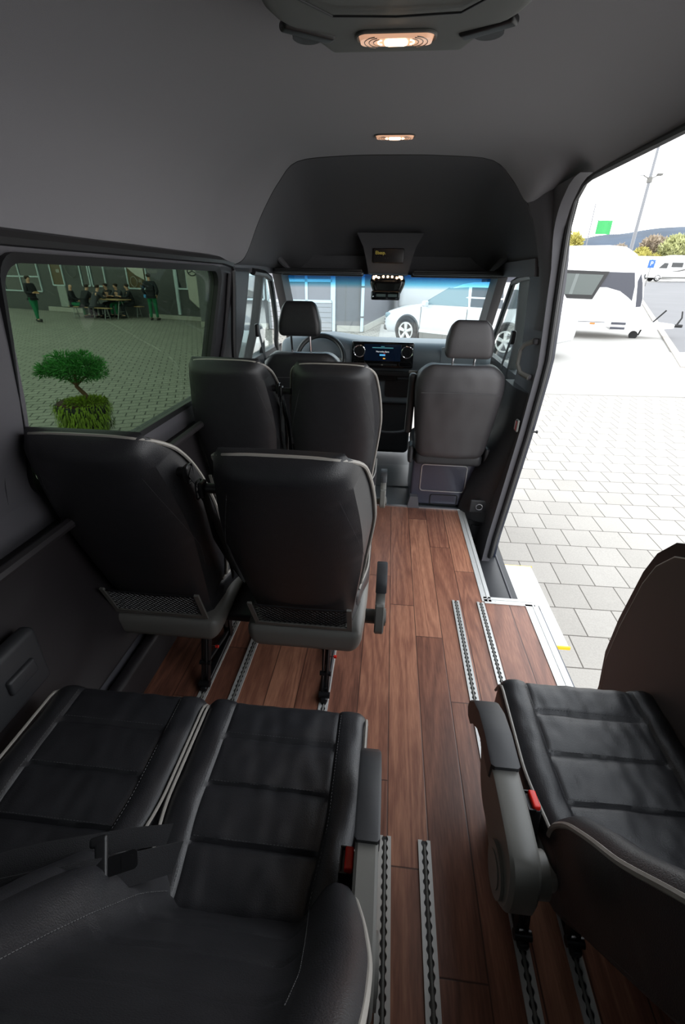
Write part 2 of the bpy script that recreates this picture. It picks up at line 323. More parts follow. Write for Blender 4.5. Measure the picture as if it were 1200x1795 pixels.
# bulging inner pillar cover behind the window
wl.rbox((0, 0, 0), (.06, .27, .66), .028, (2, 6, 14), fn=lambda p: (p.x+xl(p.z+1.28)+.0, p.y+.905+.06*sst(0, -.33, p.z)*(-1), p.z+1.28))
st(wl.build('wall_left', TRIM))
wp = MB(); column(wp, zs(.90, 1.60, 9), 2.68, 3.2, xl, lambda z: xl(z)-.06); wp.tube([(xl(z)+.012, 2.80, z) for z in zs(.9, 1.56, 8)], .012, 8); st(wp.build('wall_left_pillar', mat('dark_trim', srgb(40, 38, 42), .5)))
# moulded lower side panel with a recess line and belt reel covers
lp = MB(); lp.rbox((0, 0, 0), (.05, 1.9, .62), .022, (1, 30, 10), fn=lambda p: (p.x+xl(p.z+.50)+.005-.018*gau(abs(Vector((p.y+.55, (p.z)*1.3)).length-.3), .02), p.y+1.5, p.z+.50))
lp.rbox((-.945, 1.5, .09), (.05, 3.2, .17), .02, (1, 20, 3)); lp.tube([(-.975, .0, .845), (-.975, 3.1, .845)], .018, 8)
st(lp.build('wall_left_panel', mat('lower_trim', srgb(34, 31, 34), .55, bump=.1, bscale=700)))
wr = MB()
rr_ = lambda z: max(xr(z)-.045, .78)
column(wr, zs(-.3, 2.02, 22), -1.3, lambda z: -.2 if z > .95 else .55, rr_, lambda z: xr(z)+.03)
column(wr, zs(1.572, 1.66, 2), 2.95, 4.1, lambda z: xr(z)-.10, lambda z: xr(z)+.04)
st(wr.build('wall_right', TRIM))
# rear end out of view; two tinted windows added to let light in
wb = MB(); wb.box((-1.0, -1.36, -.03), (.9, -1.3, 1.0)); wb.box((-1.0, -1.36, 1.62), (.9, -1.3, 2.12)); wb.box((-1.0, -1.36, 1.0), (-.8, -1.3, 1.62)); wb.box((.72, -1.36, 1.0), (.9, -1.3, 1.62)); wb.box((-.12, -1.36, 1.0), (.06, -1.3, 1.62))
st(wb.build('wall_back', TRIM, smooth=False))
for nme, x0, x1 in (('window_5', -.8, -.12), ('window_6', .06, .72)):
    g_ = MB(); g_.box((x0, -1.338, 1.0), (x1, -1.332, 1.62)); st(g_.build(nme, DARKG, smooth=False))
# headliner, lofted from the high roof into the arch over the cab
MAIN = [(-.93, 1.60), (-.935, 1.66), (-.91, 1.76), (-.85, 1.89), (-.76, 1.99), (-.64, 2.06), (-.48, 2.10), (-.25, 2.118), (-.03, 2.12), (.2, 2.118), (.40, 2.11), (.56, 2.09), (.68, 2.055), (.765, 2.01), (.815, 1.965), (.835, 1.945)]
ARCH = [(-.95, 1.60), (-.88, 1.625), (-.835, 1.68), (-.775, 1.80), (-.715, 1.90), (-.64, 2.0), (-.54, 2.085), (-.3, 2.108), (-.03, 2.112), (.22, 2.108), (.46, 2.088), (.58, 2.0), (.665, 1.91), (.715, 1.82), (.765, 1.70), (.79, 1.62)]
def ringmix(a, b, k, y, keep=False): return [Vector((p[0]+(q[0]-p[0])*k*kk_, y, p[1]+(q[1]-p[1])*k*kk_)) for i_, (p, q) in enumerate(zip(a, b)) for kk_ in ((0 if keep and i_ >= 14 else .35 if keep and i_ == 13 else 1),)]
def dens(r_, n=4):
    out = []; m_ = len(r_)
    for i in range(m_-1):
        p0, p1, p2, p3 = r_[max(i-1, 0)], r_[i], r_[i+1], r_[min(i+2, m_-1)]
        for k in range(n):
            t = k/n; out.append(.5*((2*p1)+(p2-p0)*t+(2*p0-5*p1+4*p2-p3)*t*t+(3*p1-p0-3*p2+p3)*t**3))
    return out+[r_[-1]]
def shell(rings, th):
    """open strips turned into a closed solid of thickness th"""
    out = []
    for r_ in rings:
        c = Vector((-.03, r_[0].y, 1.2)); back = [p+(Vector((p.x-c.x, 0, p.z-c.z))).normalized()*th for p in r_]
        out.append(r_+list(reversed(back)))
    return out
hl = MB(); hl.loft(shell([dens(ringmix(MAIN, ARCH, sst(2.45, 2.9, y), y, True)) for y in [-1.3, -.5, .3, 1.0, 1.7, 2.2, 2.45, 2.53, 2.61, 2.69, 2.77, 2.85, 2.9]], .05))
st(hl.build('ceiling', LINER))
C2 = []
for y, dz, nx, zb in ((2.905, 0, 1, 1.60), (3.1, .012, 1.01, 1.60), (3.3, .04, 1.02, 1.60), (3.5, .09, 1.03, 1.59), (3.7, .16, 1.04, 1.585), (3.85, .235, 1.05, 1.58), (3.98, .33, 1.06, 1.575), (4.05, .42, 1.06, 1.57), (4.08, .50, 1.06, 1.57)):
    C2.append(dens([Vector((-.03+(p[0]+.03)*nx, y, max(zb if i not in (0, 15) else 1.60, p[1]-dz*min(1, (p[1]-1.6)/.35)))) for i, p in enumerate(ARCH)]))
h2 = MB(); h2.loft(shell(C2, .05)); h2.box((-.9, 3.99, 1.575), (.8, 4.10, 1.70)); st(h2.build('ceiling_cab', LINER2))
# seam between the two liners
sm = MB(); sm.tube([p+Vector((0, .003, 0))-(Vector((p.x+.03, 0, p.z-1.2)).normalized()*.0) for p in dens(ringmix(ARCH, ARCH, 0, 2.9))], .003, 5); st(sm.build('trim_8', BPLA))
# dark recess line over the left window and window reveal
dk = MB(); dk.tube([(-.935, -1.2, 1.622), (-.935, 1.0, 1.622), (-.93, 2.7, 1.622), (-.93, 2.86, 1.61)], .021, 8); dk.tube([(-.93, 2.86, 1.61), (-.935, 2.9, 1.58), (-.94, 2.905, 1.5), (-.97, 2.91, 1.2), (-.99, 2.92, .9)], .016, 8)
st(dk.build('trim_9', RUBBER))
# right hand door header and B pillar
hd = MB(); hd.tube([(.822, -.2, 1.955), (.824, 1.7, 1.955), (.83, 2.45, 1.965), (.832, 2.6, 1.95), (.84, 2.72, 1.90), (.852, 2.775, 1.82), (.86, 2.79, 1.75)]+[(xr(z)-.008, 2.79, z) for z in zs(1.6, -.2, 12)], .014, 8)
hd.tube([(.835, -.2, 1.975), (.84, 2.45, 1.985), (.85, 2.62, 1.965), (.86, 2.74, 1.91), (.872, 2.80, 1.8)]+[(xr(z)+.012, 2.815, z) for z in zs(1.6, -.2, 12)], .010, 6)
st(hd.build('trim_10', RUBBER))
pl = MB()
y0 = lambda z: 2.80-(.36*(1-math.sqrt(max(0, 1-min(1, max(0, (z-1.72)/.24))**2))) if z > 1.72 else 0)
Zp = zs(-.25, 1.70, 20)+[1.74, 1.78, 1.82, 1.86, 1.89, 1.92, 1.94, 1.955, 1.96]
column(pl, Zp, y0, 3.2, lambda z: xr(z)-.055-.20*sst(.75, .1, z)*sst(-.3, 0, z)*0, lambda z: xr(z)-.002)
AX = [(1.45, .815), (1.55, .80), (1.62, .787), (1.70, .762), (1.82, .712), (1.91, .662), (2.0, .578), (2.06, .50)]
rings = []
for z in zs(1.3, 2.06, 20):
    ax_ = lerp(AX, z); xo = xr(z)-.05; xa = min(xo, ax_); rings.append([Vector((xo+.03, 2.81, z)), Vector((xo, 2.81, z)), Vector((xo*.6+xa*.4, 2.83, z)), Vector((xo*.25+xa*.75, 2.87, z)), Vector((xa, 2.908, z)), Vector((xa+.02, 2.96, z)), Vector((xo+.03, 2.96, z))])
pl.loft(rings)
st(pl.build('wall_right_pillar', TRIM))
# flared lower pillar cover
fc = MB(); rings = []
for z in zs(-.02, .95, 12):
    k = sst(.75, .0, z); xi = xr(z)-.06; yA = 2.83+.14*k; yB = 3.26
    rings.append([Vector((xr(z)-.045, yA-.005, z)), Vector((xr(z)-.07-.06*k, yA+.03, z)), Vector((xi-.04-.13*k, yA+.16, z)), Vector((xi-.04-.13*k, yB, z)), Vector((xr(z)-.02, yB, z))])
fc.loft(rings); st(fc.build('trim_11', DPLA))
# outer body jamb, dark blue
jb = MB(); column(jb, zs(-.45, 1.95, 24), 2.86, 3.25, lambda z: xr(z)-.0, lambda z: xr(z)+.05); st(jb.build('trim_12', BODYC))
# lower sill of the body outside
sl = MB(); sl.box((.84, -1.3, -.38), (.90, 2.02, -.03)); sl.box((.86, 2.02, -.42), (.92, 3.25, -.3)); st(sl.build('trim_13', BODYC, smooth=False))
# rear pillar cover of the doorway: black rim, piping, grey-brown panel
rp_ = [(1.300, -.05), (1.300, .20), (1.335, .34), (1.33, .50), (1.30, .72), (1.27, .81), (1.21, .885), (1.12, .93), (.9, .96), (.3, .96), (.3, -.05)]
a1 = MB(); a1.prism(rp_, .86, .93, 'x'); o1 = st(a1.build('trim_14', BPLA))
ins = [((y-.8)*.955+.79, (z-.4)*.955+.39) for y, z in rp_]
a2 = MB(); a2.prism(ins, .85, .861, 'x'); st(a2.build('trim_15', mat('brown_grey_panel', srgb(92, 82, 82), .6)))
a3 = MB(); a3.tube([(.852, y, z) for y, z in ins[:9]], .003, 6); st(a3.build('trim_16', PIPE))
# windows of the left wall
def side_window(name, y0_, y1_, z0_, z1_, xf, gl, rad=.07, fr=.017):
    P = [(y+(.06*(z1_-z)/.6 if y < (y0_+y1_)/2 else 0), z) for y, z in rrect((y1_-y0_)/2, (z1_-z0_)/2, rad, 6, (y0_+y1_)/2, (z0_+z1_)/2)]
    g = MB(); vs = [Vector((xf(z)-.014, y, z)) for y, z in P]; vs2 = [v+Vector((-.004, 0, 0)) for v in vs]; g.loft([vs, vs2]); o = st(g.build(name, gl, smooth=False))
    f = MB(); k = len(P); c = ((y0_+y1_)/2, (z0_+z1_)/2); rings = []
    def off(p, d): return (p[0]+(d if p[0] > c[0] else -d), p[1]+(d if p[1] > c[1] else -d))
    for i in range(k+1):
        p = P[i % k]; a, b = off(p, -.006), off(p, fr); rings.append([Vector((xf(a[1])-.02, *a)), Vector((xf(a[1])+.006, *a)), Vector((xf(b[1])+.016, *b)), Vector((xf(b[1])-.05, *b))])
    f.loft(rings, cap=False); props(f.build('window_frame', RUBBER, o))
    w_ = MB(); rings = []; cs = [(1, 1), (-1, 1), (-1, -1), (1, -1)]
    for i in range(k+1):
        j = i % k; a = off(P[j], .004); g_ = cs[j//7]; b = (c[0]+g_[0]*((y1_-y0_)/2+.05), c[1]+g_[1]*((z1_-z0_)/2+.012))
        rings.append([Vector((xf(a[1])-.002, *a)), Vector((xf(b[1])-.002, *b)), Vector((xf(b[1])-.05, *b)), Vector((xf(a[1])-.05, *a))])
    w_.loft(rings, cap=False); st(w_.build(name.replace('window_', 'trim_4'), TRIM)); return o
side_window('window_1', 1.125, 2.655, .925, 1.575, xl, TINT)
side_window('window_4', -.52, .50, .97, 1.575, xl, DARKG)
# cab doors: lower panel, frame, divider
def cab_door(name, sgn):
    m_ = MB(); X = (lambda z: xl(z)) if sgn < 0 else (lambda z: xr(z)-.01); O = lambda z: X(z)+sgn*.06
    column(m_, zs(-.03, .96, 8), 3.22, 4.7, X, O); o = st(m_.build(name, DPLA))
    d = MB(); column(d, zs(.9, 1.60, 8), 3.60, 3.635, lambda z: X(z)-sgn*.0, O); d.build('window_divider', BPLA, o)
    d = MB(); column(d, zs(.95, 1.60, 8), 3.2, 3.24, X, O); d.build('door_frame', RUBBER, o)
    d = MB(); d.tube([(X(1.6), 3.3, 1.575), (X(1.6), 3.6, 1.565), (X(1.5)-sgn*.0, 3.83, 1.535)]+[(X(z), 3.86+(1.5-z)*1.15, z) for z in zs(1.47, .93, 6)], .022, 8); d.build('seal', BPLA, o)
    g = MB(); column(g, zs(.96, 1.58, 6), 3.22, lambda z: 3.86+(1.5-z)*1.1, lambda z: X(z)+sgn*.03, lambda z: X(z)+sgn*.034); g.build('window_pane', CLEAR, o, smooth=False)
    return o
cab_door('door_1', -1); cab_door('door_2', 1)
for nm, sgn in (('trim_17', -1), ('trim_18', 1)):
    ap = MB(); xb = -.90 if sgn < 0 else .80; rings = []
    for k in range(11):
        q = k/10; y = 3.93+.95*q; z = 1.60-.68*q; x = xb+sgn*.09*q; wd = .055+.02*q
        rings.append([Vector((x-sgn*wd, y+.03, z+.03)), Vector((x-sgn*.03, y-.05, z-.035)), Vector((x+sgn*.045, y-.03, z-.03)), Vector((x+sgn*.07, y+.04, z+.04))])
    ap.loft(rings); st(ap.build(nm, MATS['dark_trim']))
ws = MB(); ws.loft([[Vector((-.88, 4.01, 1.60)), Vector((.79, 4.01, 1.60)), Vector((.79, 4.016, 1.60)), Vector((-.88, 4.016, 1.60))], [Vector((-.96, 4.85, .98)), Vector((.87, 4.85, .98)), Vector((.87, 4.856, .98)), Vector((-.96, 4.856, .98))]])
st(ws.build('window_2', WSG, smooth=False))
# overhead shelves, rear-facing dark openings
for nm, x0, x1 in (('trim_19', -.90, -.235), ('trim_20', .14, .80)):
    s = MB(); cx_ = (x0+x1)/2; wd = x1-x0
    s.rbox((cx_, 3.93, 1.583), (wd, .32, .022), .01, (10, 3, 1), fn=lambda p: (p.x, p.y-.05*gau(p.x, .3), p.z))
    s.rbox((cx_, 3.775, 1.592), (wd, .02, .03), .009, (8, 1, 1)); o = st(s.build(nm, DPLA))
for k, (xx, sg) in enumerate(((-.875, 1), (.775, -1))):
    s = MB(); s.tube([(xx-.02*sg, 3.66, 1.73), (xx+.01*sg, 3.70, 1.69), (xx+.05*sg, 3.76, 1.64), (xx+.09*sg, 3.80, 1.60)], [.012, .022, .02, .012], 8); st(s.build('trim_%d' % (21+k), LINER2))

# ------------------------------------------------------------------ floor rails
def make_rail(x, y0_, y1_, label, group=None):
    root = thing('seat_rail', label, 'rail', (x, y0_, 0), group=group); L = y1_-y0_; n = int(L/.025)*8; m_ = MB()
    for sd in (-1, 1):
        rings = []
        for k in range(n+1):
            y = L*k/n; ph = (y % .025)-.0125; xi = max(.0055, math.sqrt(max(0, .0098**2-ph*ph)))
            rings.append([Vector((sd*.0190, y, .0)), Vector((sd*.0190, y, .006)), Vector((sd*xi, y, .006)), Vector((sd*xi, y, .0))])
        m_.loft(rings)
    m_.build('flange', mat('rail_aluminium', srgb(196, 196, 194), .35, .35), root, smooth=False)
    c = MB(); c.box((-.0185, 0, .0002), (.0185, L, .0012)); c.build('channel', BPLA, root, smooth=False)
    i = MB(); i.tube([(0, .004, .0026), (0, L*.5, .0026), (0, L-.012, .0026)], .0042, 8); i.build('insert', GPLA, root)
    return root
make_rail(.439, -.9, 2.007, 'long silver perforated rail under the single seat, the one nearer the aisle')
make_rail(.571, -.9, 2.008, 'silver perforated rail nearest the door trim, partly under the single seat')
make_rail(.078, -.9, .797, 'short silver perforated rail right beside the armrest of the near double seat')
make_rail(.199, -.9, .797, 'short silver perforated rail alone in the middle of the aisle')
make_rail(-.555, -.9, 3.05, 'silver floor rail without a foot on it, between two feet of the middle double seat')
make_rail(-.18, -.9, 3.05, 'silver floor rail under the aisle-side foot of the middle double seat')
make_rail(-.685, -.9, 3.05, 'silver floor rail under the window-side foot of the middle double seat')

# ------------------------------------------------------------------ passenger seats
def cush_z(x, v):
    ax = abs(x); z = .445+.011*sst(.130, .185, ax)*sst(.26, .17, ax)
    if ax < .150:
        for g in (.122, .255, .38): z -= .0075*gau(v-g, .005)+.002*gau(v-g-.012, .014)
        z += .0025*abs(math.sin(math.pi*v/.1275))*sst(.15, .11, ax)
    z -= .005*gau(ax-.149, .004)
    return z
def cushion(parent, cx, seed=0, ps=1.0):
    W = .235
    def fn(p):
        v = .26-p.y   # 0 at the front
        tp = 1-.13*sst(.28, .52, v)
        x = p.x*tp; top = sst(-.03, .07, p.z)
        z = p.z+.385
        if top > 0:
            z = .385-.07+((cush_z(p.x, v)-.445+.07)+.07)*0+p.z+.07+top*(cush_z(p.x, v)-.455)
            nz_ = noise.noise(Vector((x*9+seed*3.1, v*7, seed))); z += top*(.004*nz_+.003*noise.noise(Vector((x*28+seed, v*20, 3+seed))))
        z -= .02*sst(.02, -.0, v)*0
        return (x+cx, -v, z)
    m_ = MB(); m_.rbox((0, 0, 0), (2*W, .52, .14), .035, (56, 60, 4), fn=fn); c = m_.build('cushion', LEATHER, parent)
    pp = MB()
    for sd in (-1, 1):
        pts = []
        for k in range(25):
            v = .02+.46*k/24; tp = 1-.13*sst(.28, .52, v); pts.append((cx+sd*(W-.006)*tp, -v, .445-.004-.03*sst(.05, 0, v)+.004))
        pts = [(cx+sd*(W-.004), -.004, .385)]+pts; pp = MB(); pp.tube(pts, .0042, 7); pp.build('piping', PIPE, c)
    def dash(x0, v0, x1, v1):
        s = MB(); n = int(math.hypot(x1-x0, v1-v0)/.008)
        for k in range(n):
            a, b = k/n, (k+.55)/n; P = [(x0+(x1-x0)*q, v0+(v1-v0)*q) for q in (a, b)]
            tp = lambda v: 1-.13*sst(.28, .52, v)
            s.tube([(cx+x*tp(v), -v, cush_z(x, v)-.455+.455+.0012) for x, v in P], .0007, 4)
        s.build('stitching', STITCH, c)
    for sd in (-1, 1): dash(sd*.157, .03, sd*.157, .48)
    for g in (.122, .255, .38): dash(-.143, g-.009, .143, g-.009)
    return c
HW = [(-.09, .225), (-.02, .205), (.0, .208), (.1, .22), (.3, .242), (.42, .252), (.52, .246), (.6, .236), (.68, .222), (.73, .214), (.765, .20), (.785, .185), (.80, .165)]
BT = [(-.09, .0), (-.03, .03), (-.01, .07), (.05, .092), (.17, .103), (.32, .091), (.43, .074), (.54, .064), (.62, .05), (.70, .018), (.76, -.03), (.80, -.06)]
hwf = lambda s: lerp(HW, s)
def smooth_tab(tab, s, h=.03): return sum(lerp(tab, s+d*h) for d in (-1, -.5, 0, .5, 1))/5
hw_ = lambda s: smooth_tab(HW, s, .018); bt_ = lambda s: smooth_tab(BT, s, .02)
def backrest(parent, cx, rec, net=True, seed=0, z0=.40, wk=1):
    u = Vector((0, -math.sin(rec), math.cos(rec))); tv = Vector((0, math.cos(rec), math.sin(rec))); org = Vector((cx, -.50, z0))
    P = lambda x, s, t: org+Vector((x, 0, 0))+u*s+tv*t
    def front(a, s):
        B = bt_(s); tc_ = .022-.06*sst(.70, .80, s)+.02*sst(.1, 0, s)*0; aa = abs(a)
        t = tc_+(B-tc_)*sst(.52, .86, aa) - .005*gau(aa-.64, .02)*sst(.8, .7, s)
        t += .012*math.cos(a*1.2)*sst(.0, .2, s)*sst(.78, .6, s)
        if aa < .64:
            for g in (.19, .33, .47, .60): t -= .005*gau(s-g, .007)
            t += .002*noise.noise(Vector((a*4, s*14, seed)))
        t -= .012*sst(.93, 1.0, aa); return t
    def backf(a, s): return -.035-.100*math.sqrt(max(0, 1-abs(a)**3.2))*sst(-.12, -.05, s)+.004*gau(abs(a)-lerp([(0, .93), (.35, .93), (.6, .75), (.8, .62)], s), .012)
    S_ = [-.085+.085*i/6 for i in range(6)]+[.70*i/62 for i in range(63)]+[.71, .72, .73, .74, .75, .76, .77, .78, .787, .793, .797, .80]
    rings = []
    NA = 40
    for s in S_:
        h = hw_(s)*wk; k = 1 if s < .74 else math.sqrt(max(0.0, 1-((s-.74)/.0605)**2)); mid = -.055; r_ = []
        kk = 1 if s > -.05 else .55+.45*math.sqrt(max(0, 1-((-.05-s)/.036)**2))
        for i in range(NA+1):
            a = -1+2*i/NA; r_.append(P(a*h, s, mid+(front(a, s)-mid)*k*kk))
        for i in range(1, 21):
            a = 1-2*i/21; r_.append(P(a*h, s, mid+(backf(a, s)-mid)*k*kk))
        rings.append(r_)
    m_ = MB(); m_.loft(rings); b = m_.build('backrest', LEATHER, parent)
    # piping round the outer edge
    path = [P(-(hw_(s)-.001), s, bt_(s)-.012) for s in [x*.02 for x in range(0, 38)]]
    top = [P(a*.165, .795-.006*abs(a)**3, -.075) for a in [-1+.1*i for i in range(21)]]
    path = path+[P(-.188, .775, -.05)]+top+[P(.188, .775, -.05)]+[P(hw_(s)-.001, s, bt_(s)-.012) for s in reversed([x*.02 for x in range(0, 38)])]
    # gentle smoothing of the polyline
    for _ in range(3): path = [path[0]]+[(path[i-1]+path[i]*2+path[i+1])/4 for i in range(1, len(path)-1)]+[path[-1]]
    q = MB(); q.tube(path, .0062, 7); q.build('piping', PIPE, b)
    for sd in (-1, 1):
        s2_ = MB(); s3_ = MB()
        for k in range(70):
            s = .25+.5*k/70
            f = lambda s: P(sd*hw_(s)*lerp([(0, .93), (.35, .93), (.6, .75), (.8, .62)], s), s, backf(lerp([(0, .93), (.35, .93), (.6, .75), (.8, .62)], s), s)-.001)
            s2_.tube([f(s), f(s+.005)], .0006, 4)
            g = lambda s: P(sd*hw_(s)*.66, s, front(.66, s)+.001)
            if s < .72: s3_.tube([g(s-.2), g(s-.195)], .0007, 4)
        s2_.build('stitching', STITCH, b); s3_.build('stitching', STITCH, b)
    if net:
        f = MB(); T = lambda x, s: P(x, s, -.142+.0*abs(x))
        f.ribbon([T(-.185, .135), T(-.178, .0)], .016, .009, (1, 0, 0)); f.ribbon([T(.178, .135), T(.178, -.02)], .018, .009, (1, 0, 0)); f.ribbon([T(-.186, -.012), T(.187, -.012)], .02, .009, tuple(u))
        f.build('net_frame', GPLA, b)
        n_ = MB()
        for k in range(-6, 19):
            x0_ = -.17+.028*k*.7
            for dr in (-1, 1):
                a = Vector((x0_, 0)); e = Vector((x0_+dr*.12, .12))
                if dr < 0: a.x += .12; e.x += .12
                # clip to the frame
                pts = [(a.x+(e.x-a.x)*q/6, .12*q/6) for q in range(7)]; pts = [p for p in pts if abs(p[0]) < .172]
                if len(pts) > 1: n_.tube([T(x, s) for x, s in pts], .0016, 4)
        n_.tube([T(-.172, .125), T(0, .118), T(.172, .125)], .004, 6); n_.build('storage_net', BPLA, b)
    return b, P
def shell_part(parent, cx, rec, short=False):
    m_ = MB()
    def fn(p):
        k = sst(.02, -.30, p.y+.05)
        return (cx+p.x*(1-.06*k)*(1-.1*sst(.0, -.06, p.z)), p.y*(.80 if short else 1)-(.30 if short else .36), p.z*(.7 if short else 1)+(.35 if short else .335-.035*sst(-.05, -.24, p.y)))
    m_.rbox((0, 0, 0), (.47, .56, .11), .035, (10, 12, 2), fn=fn); return m_.build('seat_shell', GPLA, parent)
def armrest(parent, x, sd, raised=0, w_=.022, k=1, off=(0, 0)):
    prof = [(-.63, .56), (-.635, .50), (-.605, .45), (-.56, .435), (-.515, .455), (-.46, .470), (-.41, .470), (-.36, .495), (-.325, .545), (-.275, .556), (-.275, .572), (-.40, .578), (-.42, .605), (-.55, .607), (-.605, .597)]
    cat = lambda Q: [tuple(.5*((2*b[i])+(c[i]-a[i])*t+(2*a[i]-5*b[i]+4*c[i]-d[i])*t*t+(3*b[i]-a[i]-3*c[i]+d[i])*t**3) for i in (0, 1)) for j in range(len(Q)) for a, b, c, d in ((Q[j-1], Q[j], Q[(j+1) % len(Q)], Q[(j+2) % len(Q)]),) for t in (0, .33, .67)]
    prof = cat(prof)
    def loopz(pr, w0, inset, cy=None, cz=None):
        cy = sum(p[0] for p in pr)/len(pr); cz = sum(p[1] for p in pr)/len(pr)
        return [Vector((w0, cy+(p[0]-cy)*inset, cz+(p[1]-cz)*inset)) for p in pr]
    Mr = Matrix.Translation((x, -.56+off[0], .50+off[1])) @ Matrix.Rotation(raised, 4, 'X') @ Matrix.Diagonal((1, k, (1+k)/2, 1)) @ Matrix.Translation((0, .56, -.50))
    a = MB(); a.loft([loopz(prof, -w_, .95), loopz(prof, -w_*.75, 1), loopz(prof, w_*.75, 1), loopz(prof, w_, .95)]).xf(Mr)
    o = a.build('armrest', GPLA, parent)
    c = MB(); c.cyl((sd*(w_+.002), -.565, .50), .05, .010, 'x', 28); c.cyl((-sd*w_, -.565, .50), .042, .07, 'x', 24); c.cyl((sd*(w_+.006), -.565, .50), .034, .006, 'x', 28); c.xf(Mr); c.build('pivot_cover', GPLA, o)
    p = MB(); pad = [(-.425, .570), (-.33, .566), (-.285, .552), (-.245, .520), (-.222, .490), (-.190, .484), (-.172, .500), (-.178, .530), (-.215, .572), (-.27, .600), (-.34, .613), (-.425, .615)]
    if raised: pad = [(-.20+(y+.20)*.55, .54+(z-.54)*1.0) for y, z in pad]
    p.loft([[v+Vector((q*w_*1.12, 0, 0)) for v in loopz(pad, 0, k)] for q, k in ((-1, .95), (-.78, 1), (.78, 1), (1, .95))]).xf(Mr); p.build('armrest_pad', DPLA, o)
    return o
def buckle(parent, x, y, z, ry=0):
    b = MB(); Mx = Matrix.Translation((x, y, z)) @ Matrix.Rotation(ry, 4, 'Z') @ Matrix.Rotation(R(-12), 4, 'X')
    b.rbox((0, 0, -.05), (.03, .05, .10), .006, (1, 1, 1)); b.xf(Mx); o = b.build('belt_buckle', BPLA, parent)
    r = MB(); r.rbox((.003, 0, .004), (.017, .047, .014), .004, (1, 1, 1)); r.xf(Mx); r.build('release_button', RED, o)
    r = MB(); r.box((-.0155, -.026, -.012), (-.0125, .026, .003)); r.box((-.0155, -.027, -.012), (.0, -.024, .004)); r.box((-.0155, .024, -.012), (.0, .027, .004)); r.xf(Mx); r.build('metal_frame', DMETAL, o)
    return o
def leg(parent, x, dy=0):
    l = MB()
    for dx in (-.012, .012):
        l.prism([(-.66, .012), (-.63, .012), (-.60, .10), (-.50, .31), (-.56, .31), (-.62, .13)], x+dx-.003, x+dx+.003, 'x'); l.prism([(-.36, .012), (-.33, .012), (-.30, .31), (-.36, .31)], x+dx-.003, x+dx+.003, 'x')
    l.rbox((x, -.50, .018), (.030, .36, .024), .008, (1, 3, 1)); l.tube([(x, -.60, .10), (x, -.40, .055), (x, -.34, .05)], .009, 8)
    l.cyl((x, -.655, .03), .013, .045, 'x', 12); l.cyl((x, -.62, .115), .010, .045, 'x', 12); l.tube([(x+.005, -.64, .06), (x+.008, -.60, .22), (x+.008, -.57, .29)], .006, 6)
    l.v = [v+Vector((0, dy, 0)) for v in l.v]; o = l.build('leg', DMETAL, parent)
    k = MB(); k.tube([(x, -.56+dy, .15), (x+.03, -.56+dy, .15)], .003, 6); k.build('latch_pin', CHROME, o)
    k = MB(); k.cyl((x+.033, -.56+dy, .15), .007, .012, 'x', 12); k.build('latch_knob', RED, o)
    return o
def guide(parent, P, x, s, sd):
    g = MB(); c = P(x, s, -.02)
    g.cyl(c+Vector((sd*.02, -.0, 0)), .016, .05, 'x', 14); g.rbox(c+Vector((sd*.045, -.005, 0)), (.018, .042, .05), .008, (1, 1, 1)); o = g.build('belt_guide', BPLA, parent)
    h = MB(); r_ = rrect(.022, .028, .012, 4); h.tube([c+Vector((sd*.055, p[0]-.01, p[1])) for p in r_+[r_[0]]], .0028, 6); h.build('belt_loop', DMETAL, o)
    return o, c
def seat_unit(label, yf, cxs, recs, legs, arm=None, guides=(), group=None, net=True, name='double_seat', buckles=()):
    root = thing(name, label, 'seat', (0, yf, 0), group=group); Ps = []
    for i, cx in enumerate(cxs):
        cushion(root, cx, seed=i+yf*3); rec = recs[i]; b, P = backrest(root, cx, rec, net, seed=i+yf, z0=.43 if net else .40, wk=.97 if net else 1); Ps.append(P); shell_part(root, cx, rec, not net)
    if arm: armrest(root, *arm)
    for x in legs: leg(root, x, 0 if net else .17)
    for (i, x, s, sd) in guides:
        g, c = guide(root, Ps[i], x, s, sd)
        bl = MB(); a = Ps[i]
        bl.ribbon([a(x+sd*.055, s+.01, -.02), a(x+sd*.06, s-.06, .0), a(x+sd*.075, s-.25, .0), a(x+sd*.07, s-.45, .03), a(x+sd*.05, s-.62, .05)], .046, .002, (0, 1, 0)); bl.build('seat_belt', WEB, root)
    for (x, y, z) in buckles: buckle(root, x, y, z)
    cb = MB(); cb.rbox(((min(cxs)+max(cxs))/2, -.36, .285), (max(cxs)-min(cxs)+.30, .34, .035), .01, (2, 2, 1)); cb.build('seat_frame', DMETAL, root)
    return root
near = seat_unit('nearest double seat, at lower left, with lap belts and a buckle tongue lying across it', .895, (-.70, -.23), (R(30), R(30)), (-.685, -.18), arm=(.014, 1), net=False, buckles=[(-.021, -.425, .535)], guides=())
mid = seat_unit('middle double seat seen from behind, with storage nets low on both backs', 1.94, (-.825, -.264), (R(19), R(22)), (-.685, -.18), arm=(.022, 1, R(80), .017, .60, (-.03, -.09)), guides=[(0, .195, .63, 1), (1, -.225, .60, -1)])
far = seat_unit('double seat farthest forward, directly behind the driver seat', 2.99, (-.80, -.272), (R(14), R(14.5)), (-.685, -.18), arm=(.012, 1, R(76), .016, .50, (-.05, -.10)), guides=[(0, .195, .63, 1), (1, -.225, .62, -1)])
single = seat_unit('single seat by the door opening at right, red buckle between cushion and armrest', 1.07, (.635,), (R(33),), (.439, .571), arm=(.307, -1, 0, .028), net=False, name='single_seat', buckles=[(.395, -.405, .475)])
# the lap belts lying across the near double seat
def belt(name, label, pts, wd, wdir):
    b = MB(); b.ribbon(pts, wd, .0022, wdir); return props(b.build(name, WEB), label, 'seat belt')
